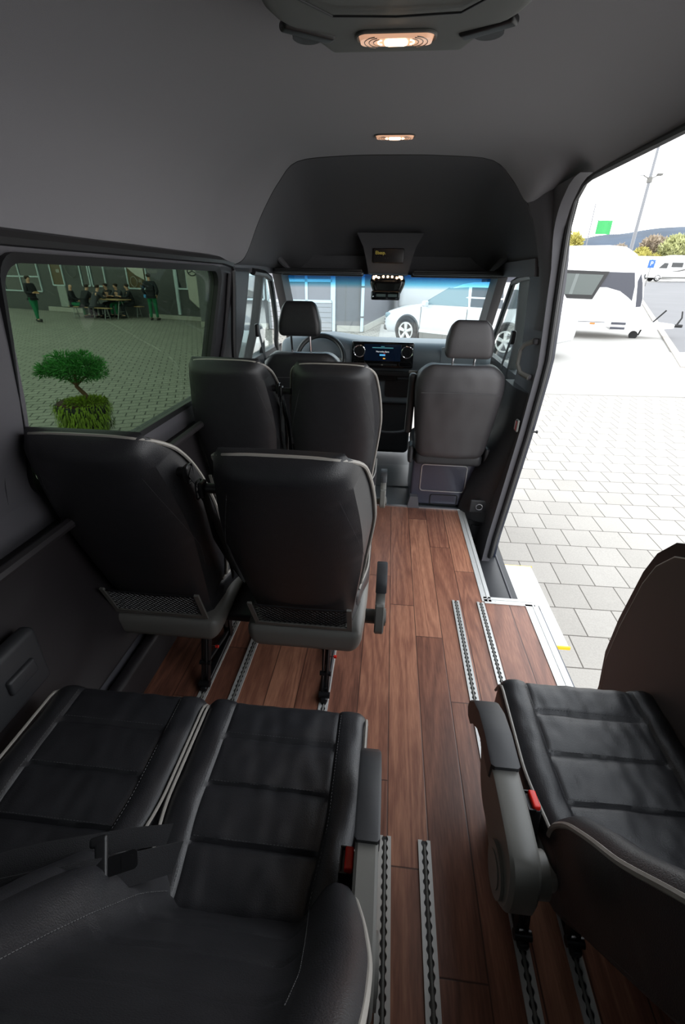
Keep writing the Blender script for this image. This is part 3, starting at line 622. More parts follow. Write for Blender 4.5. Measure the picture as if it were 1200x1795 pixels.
# ------------------------------------------------------------------ lap belts across the near double seat
for nm_, lb_, pts_, wd_ in (
    ('seat_belt', 'wide black lap belt threaded through the buckle tongue on the near double seat', [(-.345, .43, .56), (-.385, .375, .63), (-.45, .33, .675), (-.56, .28, .70), (-.72, .21, .72), (-.92, .14, .72)], .055),
    ('seat_belt', 'black belt running above the one with the buckle tongue, across the near double seat', [(-.40, .495, .50), (-.45, .45, .56), (-.56, .38, .625), (-.74, .285, .665), (-.95, .20, .67)], .040)):
    b = MB(); b.ribbon(pts_, wd_, .0022, (0.25, .75, .65)); props(b.build(nm_, WEB), lb_, 'seat belt')
tg = thing('buckle_tongue', 'black belt buckle tongue hanging on the lap belt of the near double seat', 'buckle', (-.425, .352, .668), R(24))
b = MB(); b.rbox((0, 0, 0), (.020, .085, .012), .005, (1, 3, 1)); b.rbox((-.004, .040, 0), (.028, .016, .012), .005, (1, 1, 1)); b.rbox((-.004, -.040, 0), (.028, .016, .012), .005, (1, 1, 1)); b.xf(Matrix.Rotation(R(30), 4, 'X')); b.build('grip', BPLA, tg)
b = MB(); b.loft([[Vector((p[0]+.032, p[1], z)) for p in rrect(.024, .014, .006, 3)] for z in (-.0012, .0012)]); b.loft([[Vector((p[0]+.040, p[1], z)) for p in rrect(.009, .008, .003, 3)] for z in (.0012, .0022)]); b.xf(Matrix.Rotation(R(30), 4, 'X')); b.build('latch_plate', DMETAL, tg)

# ------------------------------------------------------------------ cab seats
def cab_seat(name, label, cx, yb, base=True, stalks=False):
    root = thing(name, label, 'seat', (cx, yb, 0)); rc = R(12)
    u = Vector((0, -math.sin(rc), math.cos(rc))); tv = Vector((0, math.cos(rc), math.sin(rc))); O = Vector((0, .0, .45))
    def fnb(p):
        s = p.z+.325; k = lerp([(0, .86), (.12, .92), (.35, 1.0), (.5, 1.04), (.58, 1.0), (.63, .88), (.66, .80)], s)
        q = O+Vector((p.x*k, 0, 0))+u*s+tv*(p.y*(1-.45*sst(.45, .66, s)))
        q.y += -.028*(1-(p.x/.27)**2)*(1 if p.y < 0 else 0)+(.05*sst(.15, .25, abs(p.x)) if p.y > 0 else 0)
        q += Vector((0, .002*noise.noise(Vector((p.x*14, s*9, cx)))*2, 0))
        return q
    b = MB(); b.rbox((0, 0, 0), (.535, .15, .65), .065, (18, 3, 26), fn=fnb); bk = b.build('backrest', LEATHER2 if not stalks else LEATHER, root)
    sm_ = MB(); sm_.tube([O+u*.50+Vector((x, 0, 0))+tv*(-.0775-.0)+Vector((0, -.028*(1-(x/.27)**2)-.001, -.01+.012*(1-(x/.27)**2))) for x in [-.24+.04*i for i in range(13)]], .0018, 5); sm_.build('seam', STITCH, bk)
    hz = .70 if not stalks else .77
    def fnh(p):
        s = p.z+.10; k = lerp([(0, 1.0), (.1, .98), (.16, .86), (.2, .70)], s) if not stalks else lerp([(0, 1.0), (.08, 1.0), (.16, .84), (.2, .72)], s)
        q = O+Vector((p.x*k+(0 if stalks else .02), 0, 0))+u*(hz+s)+tv*(p.y*(1-.3*sst(.1, .2, s))-.005+.03*sst(0, .2, s)); return q
    h = MB(); h.rbox((0, 0, 0), (.285, .105, .205), .035, (8, 3, 8), fn=fnh); hd_ = h.build('headrest', LEATHER if stalks else LEATHER2, root)
    pr = MB()
    for sx_ in (-.065, .065):
        q = MB(); q.tube([O+Vector((sx_, 0, 0))+u*.63, O+Vector((sx_, 0, 0))+u*(hz+.02)], .0075, 8); q.build('headrest_post', CHROME, root)
    q = MB(); q.rbox((0, .30, .42), (.50, .52, .13), .05, (6, 6, 2)); q.build('cushion', LEATHER, root)
    q = MB(); q.rbox((0, .02, .43), (.46, .16, .09), .03, (4, 2, 2)); q.build('back_hinge_cover', DPLA, root)
    for sx_ in (-1, 1):
        q = MB(); q.rbox((sx_*.262, .03, .45), (.035, .13, .13), .017, (1, 3, 3)); q.build('recliner_cover', DPLA, root)
    if base:
        q = MB(); q.rbox((0, .30, .20), (.47, .44, .38), .02, (3, 3, 3)); bb = q.build('seat_base', mat('painted_box', srgb(70, 72, 86), .28, .3, coat=.3), root)
        q = MB(); P_ = rrect(.165, .105, .022, 4, 0, .235); q.tube([(p[0], .077, p[1]) for p in P_+[P_[0]]], .005, 6); q.build('panel_rim', ALU, bb)
        q = MB(); P_ = rrect(.10, .04, .015, 3, .02, .06); q.tube([(p[0], .078, p[1]) for p in P_+[P_[0]]], .004, 6); q.build('lower_panel_rim', BPLA, bb)
        for sx_ in (-1, 1):
            q = MB(); q.prism([(sx_*.205-.045, .0), (sx_*.205+.045, .0), (sx_*.205+.028, .095), (sx_*.205-.028, .095)], .03, .11, 'y'); q.build('base_foot', TRIM, bb)
        q = MB(); q.rbox((0, .10, .395), (.42, .10, .03), .01, (1, 1, 1)); q.build('base_rail', DMETAL, bb)
        # seat's folded inner armrest
        q = MB(); q.rbox((-.292, -.005, .80), (.05, .075, .42), .022, (1, 1, 5), fn=lambda p: (p.x, p.y-p.z*.2, p.z)); ar = q.build('armrest', DPLA, root)
        q = MB(); q.cyl((-.292, .0, 1.005), .012, .054, 'x', 12); q.build('armrest_knob', GPLA, ar)
    else:
        q = MB(); q.rbox((0, .30, .20), (.44, .44, .36), .02, (2, 2, 2)); q.build('seat_base', DMETAL, root)
    return root
cab_seat('passenger_seat', 'front passenger seat with dark grey back, beside the sliding door opening', .455, 3.08)
cab_seat('driver_seat', 'driver seat in front of the steering wheel, headrest raised on two chrome posts', -.605, 3.38, base=False, stalks=True)

# ------------------------------------------------------------------ dashboard
db = thing('dashboard', 'wide grey dashboard below the windscreen, with centre screen and round vents', 'dashboard', (-.04, 3.92, 0))
m_ = MB()
def fd(p):
    y = p.y+.36; z = p.z+.95
    if z > 1.0: z -= .03*sst(.1, .8, y)
    return (p.x, y+.05*sst(.98, 1.1, z)*(1-sst(.0, .3, y))+.04*sst(.95, .82, z), z+.045*gau(p.x+.52, .24)*sst(1.0, 1.07, z))
m_.rbox((0, 0, 0), (1.74, .72, .26), .05, (40, 12, 6), fn=fd); m_.build('upper_panel', DASH, db)
m_ = MB(); m_.rbox((0, .42, .70), (1.72, .62, .28), .03, (10, 4, 4)); m_.build('lower_panel', DASH, db)
m_ = MB(); m_.rbox((.1, .07, .835), (1.45, .1, .045), .01, (4, 1, 1)); m_.build('shelf_slot', BPLA, db)
m_ = MB(); m_.loft([[Vector((p[0], y, p[1])) for p in rrect(.16, .075, .012, 3, .62, .985)] for y in (-.004, .01)]); m_.build('glovebox_lid', DASH, db)
m_ = MB(); m_.rbox((.05, .36, .45), (.44, .42, .74), .05, (4, 4, 6)); cc = m_.build('centre_console', DPLA, db)
m_ = MB(); m_.loft([[Vector((p[0], y, p[1])) for p in rrect(.11, .075, .02, 3, .13, .70)] for y in (.10, .155)]); m_.build('cubby', BPLA, cc)
m_ = MB(); P_ = [(-.0, .78), (.0, .66), (.03, .625), (.20, .61), (.235, .64), (.25, .78)]; m_.tube([(a, .12, b) for a, b in P_], .010, 7); m_.build('cubby_rim', TRIM, cc)
m_ = MB(); m_.torus((.08, .18, .33), .17, .012, 'z', 30, 6); m_.build('cup_tray_rim', TRIM, cc)
m_ = MB(); m_.rbox((.02, .085, .80), (.20, .03, .065), .01, (2, 1, 1)); sw_ = m_.build('switch_panel', BPLA, db)
for k in range(5):
    m_ = MB(); m_.rbox((-.045+.032*k, .068, .785), (.022, .008, .012), .003, (1, 1, 1)); m_.build('switch', DMETAL, sw_)
m_ = MB(); m_.rbox((.055, .068, .818), (.045, .008, .010), .003, (1, 1, 1)); m_.build('switch_light', PIPE, sw_)
# multimedia panel: black, round vents, screen with its lettering
m_ = MB(); m_.rbox((-.015, -.02, .99), (.505, .03, .205), .014, (4, 1, 3)); mm = m_.build('screen_panel', GLOSS, db)
m_ = MB(); m_.rbox((-.015, -.036, 1.010), (.30, .004, .13), .003, (1, 1, 1)); m_.build('screen', mat('screen_dark_blue', srgb(6, 10, 20), .1, emit=(.01, .03, .08, 1), estr=.12), mm)
EW = mat('screen_white', srgb(200, 205, 210), .5, emit=(.8, .85, .9, 1), estr=.7); EB = mat('screen_blue', srgb(60, 150, 200), .5, emit=(.1, .45, .8, 1), estr=.8); ET = mat('screen_teal', srgb(60, 120, 130), .5, emit=(.1, .35, .4, 1), estr=.5); EO = mat('screen_orange', srgb(240, 150, 40), .5, emit=(1, .5, .1, 1), estr=.8)
text('Mercedes-Benz', .017, EW, mm, Matrix.Translation((-.015, -.0395, 1.018)) @ FACE_BACK)
for (x, z, sx_, sz_, mt, nm_) in ((-.015, 1.048, .17, .006, ET, 'status_bar'), (-.015, 1.058, .03, .004, ET, 'status_mark'), (-.015, .992, .045, .013, EB, 'menu_field'), (.0, 1.005, .015, .008, RED, 'menu_mark'), (0.0, .965, .018, .008, EO, 'menu_icon')):
    m_ = MB(); m_.box((x-sx_/2, -.0395, z-sz_/2), (x+sx_/2, -.0385, z+sz_/2)); m_.build(nm_, mt, mm, smooth=False)
for x in (-.205, .185):
    m_ = MB(); m_.torus((x, -.037, 1.018), .045, .006, 'y', 32, 8); v_ = m_.build('air_vent', CHROME, mm)
    m_ = MB(); m_.cyl((x, -.036, 1.018), .042, .008, 'y', 24); m_.torus((x, -.044, 1.018), .022, .003, 'y', 24, 6); m_.build('vent_core', DMETAL, mm)
m_ = MB(); m_.rbox((-.015, -.036, .915), (.24, .01, .018), .004, (1, 1, 1)); kb = m_.build('button_bar', BPLA, mm)
for k in range(7):
    m_ = MB(); m_.rbox((-.105+.03*k, -.042, .915), (.016, .004, .008), .0015, (1, 1, 1)); m_.build('button', PIPE if k == 3 else DMETAL, kb)
for x in (-.205, .175):
    m_ = MB(); P_ = rrect(.05, .018, .016, 4, x, .925); m_.tube([(p[0], -.038, p[1]) for p in P_+[P_[0]]], .003, 6); m_.build('lower_vent', DMETAL, mm)
# steering wheel
sw0 = thing('steering_wheel', 'black steering wheel half hidden behind the driver seat', 'steering wheel', (-.555, 3.80, .96))
TW = Matrix.Rotation(R(-28), 4, 'X')
m_ = MB(); m_.torus((0, 0, 0), .19, .020, 'y', 44, 10); m_.xf(TW); m_.build('rim', BPLA, sw0)
m_ = MB(); m_.rbox((0, .01, 0), (.13, .06, .12), .025, (2, 1, 2)); m_.xf(TW); m_.build('hub', BPLA, sw0)
for a in (0, 180, 270):
    m_ = MB(); c_, s_ = math.cos(R(a)), math.sin(R(a)); m_.tube([(c_*.05, .005, s_*.05), (c_*.185, 0, s_*.185)], [.018, .012], 8); m_.xf(TW); m_.build('spoke', GPLA, sw0)
m_ = MB(); m_.rbox((0, .14, -.03), (.12, .24, .12), .03, (1, 2, 1)); m_.build('steering_column', DPLA, sw0)
# overhead console with display and lamps
oc = thing('overhead_console', 'dark overhead console with a small display above the rear-view mirror', 'console', (-.045, 3.80, 1.60))
m_ = MB(); m_.loft([[Vector((-.24, .02, .24)), Vector((.24, .02, .24)), Vector((.24, .2, .24)), Vector((-.24, .2, .24))], [Vector((-.19, .0, .15)), Vector((.19, .0, .15)), Vector((.19, .2, .15)), Vector((-.19, .2, .15))], [Vector((-.165, .0, .06)), Vector((.165, .0, .06)), Vector((.165, .2, .06)), Vector((-.165, .2, .06))], [Vector((-.145, .0, -.02)), Vector((.145, .0, -.02)), Vector((.145, .2, -.03)), Vector((-.145, .2, -.03))]])
m_.build('housing', LINER2, oc)
m_ = MB(); m_.rbox((-.005, -.012, .095), (.225, .014, .095), .006, (1, 1, 1)); dp = m_.build('display', mat('display_dark', srgb(26, 20, 22), .25), oc)
EY = mat('display_amber', srgb(150, 130, 40), .5, emit=(.5, .4, .08, 1), estr=.35)
text('Ebasp.', .030, EY, dp, Matrix.Translation((-.062, -.0205, .113)) @ FACE_BACK)
for k in range(6):
    m_ = MB(); m_.box((-.10+.018*k, -.0208, .085-(.009 if k > 3 else 0)), (-.096+.018*k, -.0196, .092-(.009 if k > 3 else 0))); m_.build('display_mark', DMETAL, dp, smooth=False)
m_ = MB(); m_.rbox((0, -.02, -.045), (.24, .07, .03), .012, (1, 1, 1)); lb = m_.build('lamp_bar', DPLA, oc)
for k, x in enumerate((-.102, -.086, -.066, -.032, 0, .032, .066, .086, .102)):
    m_ = MB(); m_.rbox((x, -.057, -.040-(.006 if k in (0, 2, 6, 8) else 0)), (.014, .008, .014 if k not in (0, 8) else .022), .004, (1, 1, 1)); m_.build('led', GLOW, lb)
m_ = MB(); m_.rbox((0, .0, -.105), (.26, .09, .125), .03, (4, 2, 4), fn=lambda p: (p.x*(1-.22*sst(.03, -.06, p.z)), p.y, p.z)); m_.build('mirror_mount', GLOSS, oc)
mr_ = thing('rearview_mirror', 'small rear-view mirror hanging under the overhead console', 'mirror', (-.055, 3.76, 1.435))
m_ = MB(); m_.rbox((0, 0, 0), (.215, .03, .062), .012, (3, 1, 1)); m_.build('mirror_housing', BPLA, mr_)
m_ = MB(); m_.rbox((0, -.0155, 0), (.20, .003, .05), .0015, (1, 1, 1)); m_.build('mirror_glass', mat('mirror_glass', srgb(120, 130, 132), .05, 1), mr_)
m_ = MB(); m_.tube([(0, .01, .01), (0, .05, .06)], .012, 8); m_.build('mirror_arm', BPLA, mr_)
for lab, x0, x1 in (('dark sun visor over the driver side of the windscreen', -.86, -.24), ('dark sun visor over the passenger side of the windscreen', .13, .77)):
    v = thing('sun_visor', lab, 'sun visor', ((x0+x1)/2, 3.96, 1.568)); m_ = MB(); m_.rbox((0, 0, 0), (x1-x0, .15, .018), .008, (4, 2, 1)); m_.build('visor_flap', DPLA, v)
    m_ = MB(); m_.tube([(-(x1-x0)/2+.02, .07, .0), ((x1-x0)/2-.02, .07, .0)], .006, 8); m_.build('hinge_rod', GPLA, v)

# ------------------------------------------------------------------ ceiling lamps, built with their own light
def lamp_parts(root, z):
    for nm_, hx, hy, z0, z1, mt in (('lamp_lens', .086, .027, -.010, .003, LENS), ('bulb_glow', .027, .019, -.0125, -.0095, GLOW)):
        q = MB(); q.loft([[Vector((p[0], p[1], z+z1)) for p in rrect(hx, hy, hy*.8, 6)], [Vector((p[0], p[1], z+z0)) for p in rrect(hx*.94, hy*.82, hy*.6, 6)]]); q.build(nm_, mt, root)
    q = MB(); P_ = rrect(.089, .030, .025, 6); q.tube([(p[0], p[1], z-.001) for p in P_+[P_[0]]], .0035, 6); q.build('lamp_frame', GPLA, root)
    for sx_ in (-1, 1):
        for k in range(4):
            q = MB(); r_ = .018+.010*k; q.torus((sx_*.030, 0, z-.0102), r_*.62, .0011, 'z', 16, 5, R(-80) if sx_ > 0 else R(100), R(80) if sx_ > 0 else R(260)); q.v = [Vector((v.x+sx_*k*.004, v.y*1.0, v.z)) for v in q.v]; q.build('lens_ridge', GLOW if k < 1 else PIPE, root)
    ld = bpy.data.lights.new('lamp_light', 'AREA'); ld.shape = 'RECTANGLE'; ld.size = .15; ld.size_y = .05; ld.energy = .30; ld.color = (1, .72, .46)
    lo = bpy.data.objects.new('lamp_light', ld); COL.objects.link(lo); lo.parent = root; lo.location = (0, 0, z-.016)
dl = thing('ceiling_lamp', 'small oval lamp lit in the roof liner, ahead of the console lamp', 'lamp', (-.034, 2.585, 2.118)); lamp_parts(dl, 0)
rc_ = thing('roof_console', 'grey roof console at the top edge holding a lit oval reading lamp', 'roof console', (-.028, 1.0, 2.10))
def frc(p):
    y = p.y; k = 1-.40*sst(.30, .56, y)-.04*sst(-.4, .3, y)*0
    return (p.x*k, y, p.z+.020*sst(.1, .56, y))
m_ = MB(); m_.rbox((0, 0, -.03), (.56, 1.12, .09), .035, (12, 24, 2), fn=frc); m_.v = [Vector((v.x, v.y-.02, v.z)) for v in m_.v]; m_.build('console_body', mat('console_grey', srgb(92, 94, 92), .6, bump=.15, bscale=700), rc_)
m_ = MB(); m_.tube([(-.27, .02, -.070), (-.2, .20, -.0745), (-.13, .285, -.0735), (0, .295, -.0732), (.13, .285, -.0735), (.2, .20, -.0745), (.27, .02, -.070)], .0022, 5); m_.build('cover_seam', BPLA, rc_)
lr = bpy.data.objects.new('reading_lamp', None); COL.objects.link(lr); lr.parent = rc_; lr.location = (.0, .415, -.061); lr.rotation_euler = (R(2), 0, 0); lamp_parts(lr, 0)
for sx_ in (-1, 1):
    m_ = MB(); m_.rbox((0, 0, 0), (.13, .035, .02), .009, (3, 1, 1)); m_.xf(Matrix.Translation((sx_*.20, .395, -.055)) @ Matrix.Rotation(sx_*R(-32), 4, 'Z')); v_ = m_.build('air_nozzle', BPLA, rc_)
    m_ = MB(); m_.cyl((sx_*.205, .415, -.055), .034, .012, 'z', 20); m_.build('nozzle_flap', DPLA, v_)
m_ = MB(); m_.cyl((0, .475, -.045), .026, .014, 'z', 20); m_.build('motion_sensor', mat('brown_lens', srgb(58, 42, 38), .3), rc_)

# ------------------------------------------------------------------ pillar fittings
gh = thing('grab_handle', 'dark grey grab handle on the pillar beside the passenger seat', 'handle', (.84, 2.90, 1.13))
m_ = MB(); m_.tube([(-.01, -.02, .11), (-.045, .03, .085), (-.058, .05, .05), (-.06, .045, -.03), (-.045, .01, -.075), (-.005, -.05, -.09)], [.016, .014, .012, .012, .014, .017], 10); m_.build('grip', GPLA, gh)
for z in (.11, -.09):
    m_ = MB(); m_.rbox((.0, -.03, z), (.03, .05, .035), .012, (1, 1, 1)); m_.build('handle_foot', TRIM, gh)
lk = thing('door_switch', 'red door switch in a grey surround on the door pillar', 'switch', (.820, 2.832, .752))
m_ = MB(); m_.rbox((-.004, 0, 0), (.016, .046, .075), .007, (1, 1, 1)); m_.build('surround', GPLA, lk)
m_ = MB(); m_.rbox((-.012, 0, 0), (.008, .034, .058), .003, (1, 1, 1)); m_.build('rocker', mat('dark_red_plastic', srgb(130, 22, 30), .35), lk)
m_ = MB(); m_.box((-.0168, -.007, -.008), (-.0158, .007, .008)); m_.build('symbol', PIPE, lk, smooth=False)
sk = thing('power_socket', 'round socket with a metal ring in a recess low on the door pillar', 'socket', (.685, 2.985, .11))
m_ = MB(); m_.rbox((.03, -.006, 0), (.15, .02, .10), .01, (2, 1, 1)); m_.build('socket_plate', DPLA, sk)
m_ = MB(); m_.torus((.02, -.02, 0), .022, .004, 'y', 24, 6); m_.build('socket_ring', CHROME, sk)
m_ = MB(); m_.cyl((.02, -.017, 0), .019, .01, 'y', 20); m_.build('socket_cap', BPLA, sk)
ck = thing('door_latch_pin', 'dark latch pin sticking out of the door jamb at the pillar', 'latch', (.925, 2.82, .72)); m_ = MB(); m_.tube([(-.03, 0, 0), (.012, 0, 0)], .006, 8); m_.build('pin', DMETAL, ck); m_ = MB(); m_.cyl((.014, 0, 0), .010, .008, 'x', 12); m_.build('pin_head', DMETAL, ck)
for lab, x, sg in (('black seat belt hanging on the left pillar behind the driver', -.925, 1), ('black seat belt hanging on the right pillar behind the passenger seat', .815, -1)):
    v = thing('pillar_seat_belt', lab, 'seat belt', (x, 3.24, 0)); m_ = MB(); m_.rbox((sg*.018, .0, 1.22), (.03, .045, .085), .012, (1, 1, 1)); m_.build('belt_guide', BPLA, v)
    m_ = MB(); m_.ribbon([(sg*.03, 0, 1.2), (sg*.05, .03, 1.05), (sg*.07, .05, .8), (sg*.05, .03, .45), (sg*.0, .0, .15)], .045, .002, (0, 1, 0)); m_.build('strap', WEB, v)
# step plate outside the door
sp = thing('side_step', 'pale step plate with yellow edges outside the sliding door opening', 'step', (.92, 2.60, -.42))
m_ = MB(); m_.box((-.03, -.43, 0), (.26, .42, .02)); m_.build('step_plate', ALUW, sp, smooth=False)
m_ = MB(); m_.box((.1, -.442, .0), (.27, -.43, .02)); m_.build('edge_strip', YEL, sp, smooth=False)
m_ = MB(); m_.box((.0, .42, .0), (.27, .427, .02)); m_.build('edge_strip', YEL, sp, smooth=False)
for y in (-.3, .3):
    m_ = MB(); m_.box((-.25, y-.03, -.03), (.15, y+.03, 0)); m_.build('step_arm', DMETAL, sp, smooth=False)
for lab, sg in (('black wing mirror outside the driver door window', -1), ('black wing mirror outside the passenger door window', 1)):
    x = -1.20 if sg < 0 else 1.12; v = thing('wing_mirror', lab, 'mirror', (x, 4.05, .98)); m_ = MB(); m_.rbox((0, 0, 0), (.24, .12, .40), .05, (3, 2, 4)); m_.build('mirror_shell', BPLA, v)
    m_ = MB(); m_.rbox((0, -.062, .03), (.19, .006, .26), .003, (1, 1, 1)); m_.build('mirror_glass', MATS['mirror_glass'], v); m_ = MB(); m_.tube([(0, 0, -.1), (-sg*.16, .05, -.12)], .03, 10); m_.build('mirror_arm', BPLA, v)
wf = thing('belt_reel_cover', 'dark moulded belt reel cover low on the left wall by the near seat', 'cover', (-1.0, .80, .54)); m_ = MB(); m_.rbox((0, 0, 0), (.05, .24, .20), .02, (1, 2, 2)); m_.build('cover_body', DPLA, wf)
m_ = MB(); m_.rbox((.028, .02, .0), (.02, .10, .05), .008, (1, 1, 1)); m_.build('belt_slot', DPLA, wf)
# ------------------------------------------------------------------ outside: sloping yard
def gquad(name, pts, m, dz=0, sub=1):
    return st(mesh(name, [(x, y, gz(x, y)+dz-.1) for x, y in pts]+[(x, y, gz(x, y)+dz) for x, y in pts], [tuple(range(len(pts))), tuple(range(len(pts), 2*len(pts)))]+[(i, (i+1) % len(pts), (i+1) % len(pts)+len(pts), i+len(pts)) for i in range(len(pts))], m, smooth=False))
PAV = paver_material('grey_pavers', .26, .2875, -.55+.0, -.19, srgb(158, 153, 146), srgb(148, 143, 136), srgb(84, 78, 72), .005)
PAV2 = paver_material('small_pavers', .30, .20, 0, 0, srgb(148, 144, 136), srgb(138, 135, 127), srgb(70, 68, 62), .013, rot=R(-22))
CONC = mat('pale_concrete', srgb(166, 163, 158), .8, var=.06, vscale=.8); ASPH = mat('asphalt', srgb(104, 103, 104), .85, var=.06, vscale=.6)
gquad('ground', [(-60, -25), (90, -25), (90, 150), (-60, 150)], CONC, -.03)
gquad('ground_paving', [(-.4, -14), (9.2, -14), (9.2, 9.05), (-.4, 9.05)], PAV)
gquad('ground_paving_left', [(-40, -14), (-.4, -14), (-.4, 20), (6.0, 19.6), (7.5, 24), (3, 30), (-40, 34)], PAV2, -.008)
gquad('ground_strip', [(-.4, 9.05), (6.1, 9.15), (9.4, 12.6), (9.4, 14.4), (-.4, 12.6)], CONC, .002)
gquad('ground_asphalt', [(7.05, 11.9), (12.6, 11.2), (90, 60), (90, 90), (30, 64.5), (17.6, 38)], ASPH, .0)
kk = MB()
for a, b in (((7.05, 11.94), (17.66, 37.98)),):
    a = Vector(a+(gz(*a)+.01,)); b = Vector(b+(gz(*b)+.01,)); kk.ribbon([a, b], .18, .03, (1, -.4, 0))
st(kk.build('trim_30', mat('kerb_stone', srgb(165, 158, 150), .8), smooth=False))

# ------------------------------------------------------------------ the hall on the left, and the hall ahead
def facade(root, A, B, h, th, m_wall):
    A = Vector(A); B = Vector(B); L = (B-A).length; d = (B-A)/L; nrm = Vector((d.y, -d.x))   # towards the yard
    def pt(s, z, o=0): q = A+d*s+nrm*o; return Vector((q.x, q.y, gz(q.x, q.y)*0+z+gz(*(A+d*s))))
    def panel(name, s0, s1, z0, z1, m, o0=-.02, o1=.03, par=None, skew=0):
        q = MB(); q.loft([[pt(s0, z0, o0), pt(s1, z0, o0), pt(s1, z0, o1), pt(s0, z0, o1)], [pt(s0+skew, z1, o0), pt(s1+skew, z1, o0), pt(s1+skew, z1, o1), pt(s0+skew, z1, o1)]])
        return q.build(name, m, par or root, smooth=False)
    panel('wall', 0, L, 0.0, h, m_wall, -th, 0)
    def window(s0, s1, z0, z1, mull=(), trans=(), m=DGLASS, fw=.06, fm=FRAMEW):
        w_ = panel('window', s0, s1, z0, z1, m, -.01, .012); f = MB()
        for (a, b, c, e) in [(s0-fw/2, s0+fw/2, z0, z1), (s1-fw/2, s1+fw/2, z0, z1), (s0, s1, z0-fw/2, z0+fw/2), (s0, s1, z1-fw/2, z1+fw/2)]+[(x-fw/2, x+fw/2, z0, z1) for x in mull]+[(s0, s1, z-fw/2, z+fw/2) for z in trans]:
            f.loft([[pt(a, c, .0), pt(b, c, .0), pt(b, c, .05), pt(a, c, .05)], [pt(a, e, .0), pt(b, e, .0), pt(b, e, .05), pt(a, e, .05)]])
        f.build('window_frame', fm, w_, smooth=False); return w_
    return pt, panel, window, d, nrm
hall = thing('building', 'long dark grey hall behind the picnic group, with framed windows and posters', 'building', (0, 0, 0))
pt, panel, window, d1, n1_ = facade(hall, (-21.87, 25.23), (-6.47, 19.33), 5.0, .4, CLAD)
window(.2, 4.75, .86, 4.2, (1.7, 3.2), (1.52, 2.6))
panel('door_panel', 6.0, 6.6, .23, 1.15, mat('pale_panel', srgb(150, 156, 152), .5), 0, .05)
window(5.75, 6.6, 1.17, 3.2, (), (), mat('brown_poster', srgb(88, 70, 40), .4)); panel('sticker', 6.15, 6.4, 1.72, 1.86, PIPE, .013, .02)
for s in (8.45, 9.5): window(s-.55 if s < 9 else s-.9, s, 1.19, 3.4, (), ())
pw = window(10.95, 12.12, 1.15, 3.4, (), (), MATS['brown_poster'])
q = MB(); q.loft([[pt(10.0, 2.6, .03), pt(12.0, 2.6, .03), pt(12.0, 2.6, .05), pt(10, 2.6, .05)], [pt(11.5, 1.68, .03), pt(12.0, 1.50, .03), pt(12.0, 1.50, .05), pt(11.5, 1.68, .05)]]); q.build('white_poster', mat('poster_white', srgb(190, 188, 180), .6), pw, smooth=False)
def ringmark(name, s, z, r_, m, th=.02):
    q = MB(); c = pt(s, z, .06); ex = Vector((d1.x, d1.y, 0)); R_ = [c+ex*(math.cos(a)*r_)+Vector((0, 0, math.sin(a)*r_)) for a in [2*math.pi*k/28 for k in range(29)]]; q.tube(R_, th, 5); return q.build(name, m, hall)
ringmark('round_mark', 7.35, 1.95, .42, GPLA, .012); ringmark('round_mark', 11.35, 1.42, .2, PIPE, .012)
ang = math.atan2(d1.y, d1.x)
text('knaus', .24, PIPE, hall, Matrix.Translation(pt(12.55, 1.84, .06)) @ Matrix.Rotation(ang, 4, 'Z') @ FACE_BACK)
text('W', .22, PIPE, hall, Matrix.Translation(pt(11.75, 1.45, .06)) @ Matrix.Rotation(ang, 4, 'Z') @ FACE_BACK)
panel('pale_post', 13.72, 13.86, .2, 3.2, FRAMEW, 0, .06); window(13.86, 14.4, 1.2, 3.2)
panel('pale_post', 15.28, 15.38, 0, 3.2, FRAMEW, 0, .06); window(15.36, 15.95, 1.21, 3.2); panel('door_panel', 15.38, 15.95, .2, 1.18, MATS['pale_panel'], 0, .04)
panel('sticker', 15.5, 15.72, 1.80, 1.88, PIPE, .013, .02)
panel('plinth', 5.0, 7.6, 0, .20, mat('pale_plinth', srgb(170, 168, 160), .7), 0, .1); panel('plinth', 12.0, 15.3, 0, .16, MATS['pale_plinth'], 0, .1)
bn = thing('banner', 'white hanging banner with a round dark emblem on the hall wall', 'banner', (0, 0, 0))
q = MB(); q.loft([[pt(14.5, .83, .10), pt(14.98, .50, .10), pt(14.98, .50, .12), pt(14.5, .83, .12)], [pt(14.42, 2.6, .10), pt(15.25, 2.6, .10), pt(15.25, 2.6, .12), pt(14.42, 2.6, .12)]]); q.build('banner_cloth', MATS['poster_white'], bn, smooth=False)
q = MB(); c = pt(14.82, 1.86, .125); ex = Vector((d1.x, d1.y, 0)); q.tube([c+ex*(math.cos(a)*.24)+Vector((0, 0, math.sin(a)*.17)) for a in [2*math.pi*k/28 for k in range(29)]], .022, 5)
for k in range(3):
    a = R(90+120*k); q.tube([c, c+ex*(math.cos(a)*.2)+Vector((0, 0, math.sin(a)*.14))], .02, 5)
q.build('emblem', CLAD, bn)
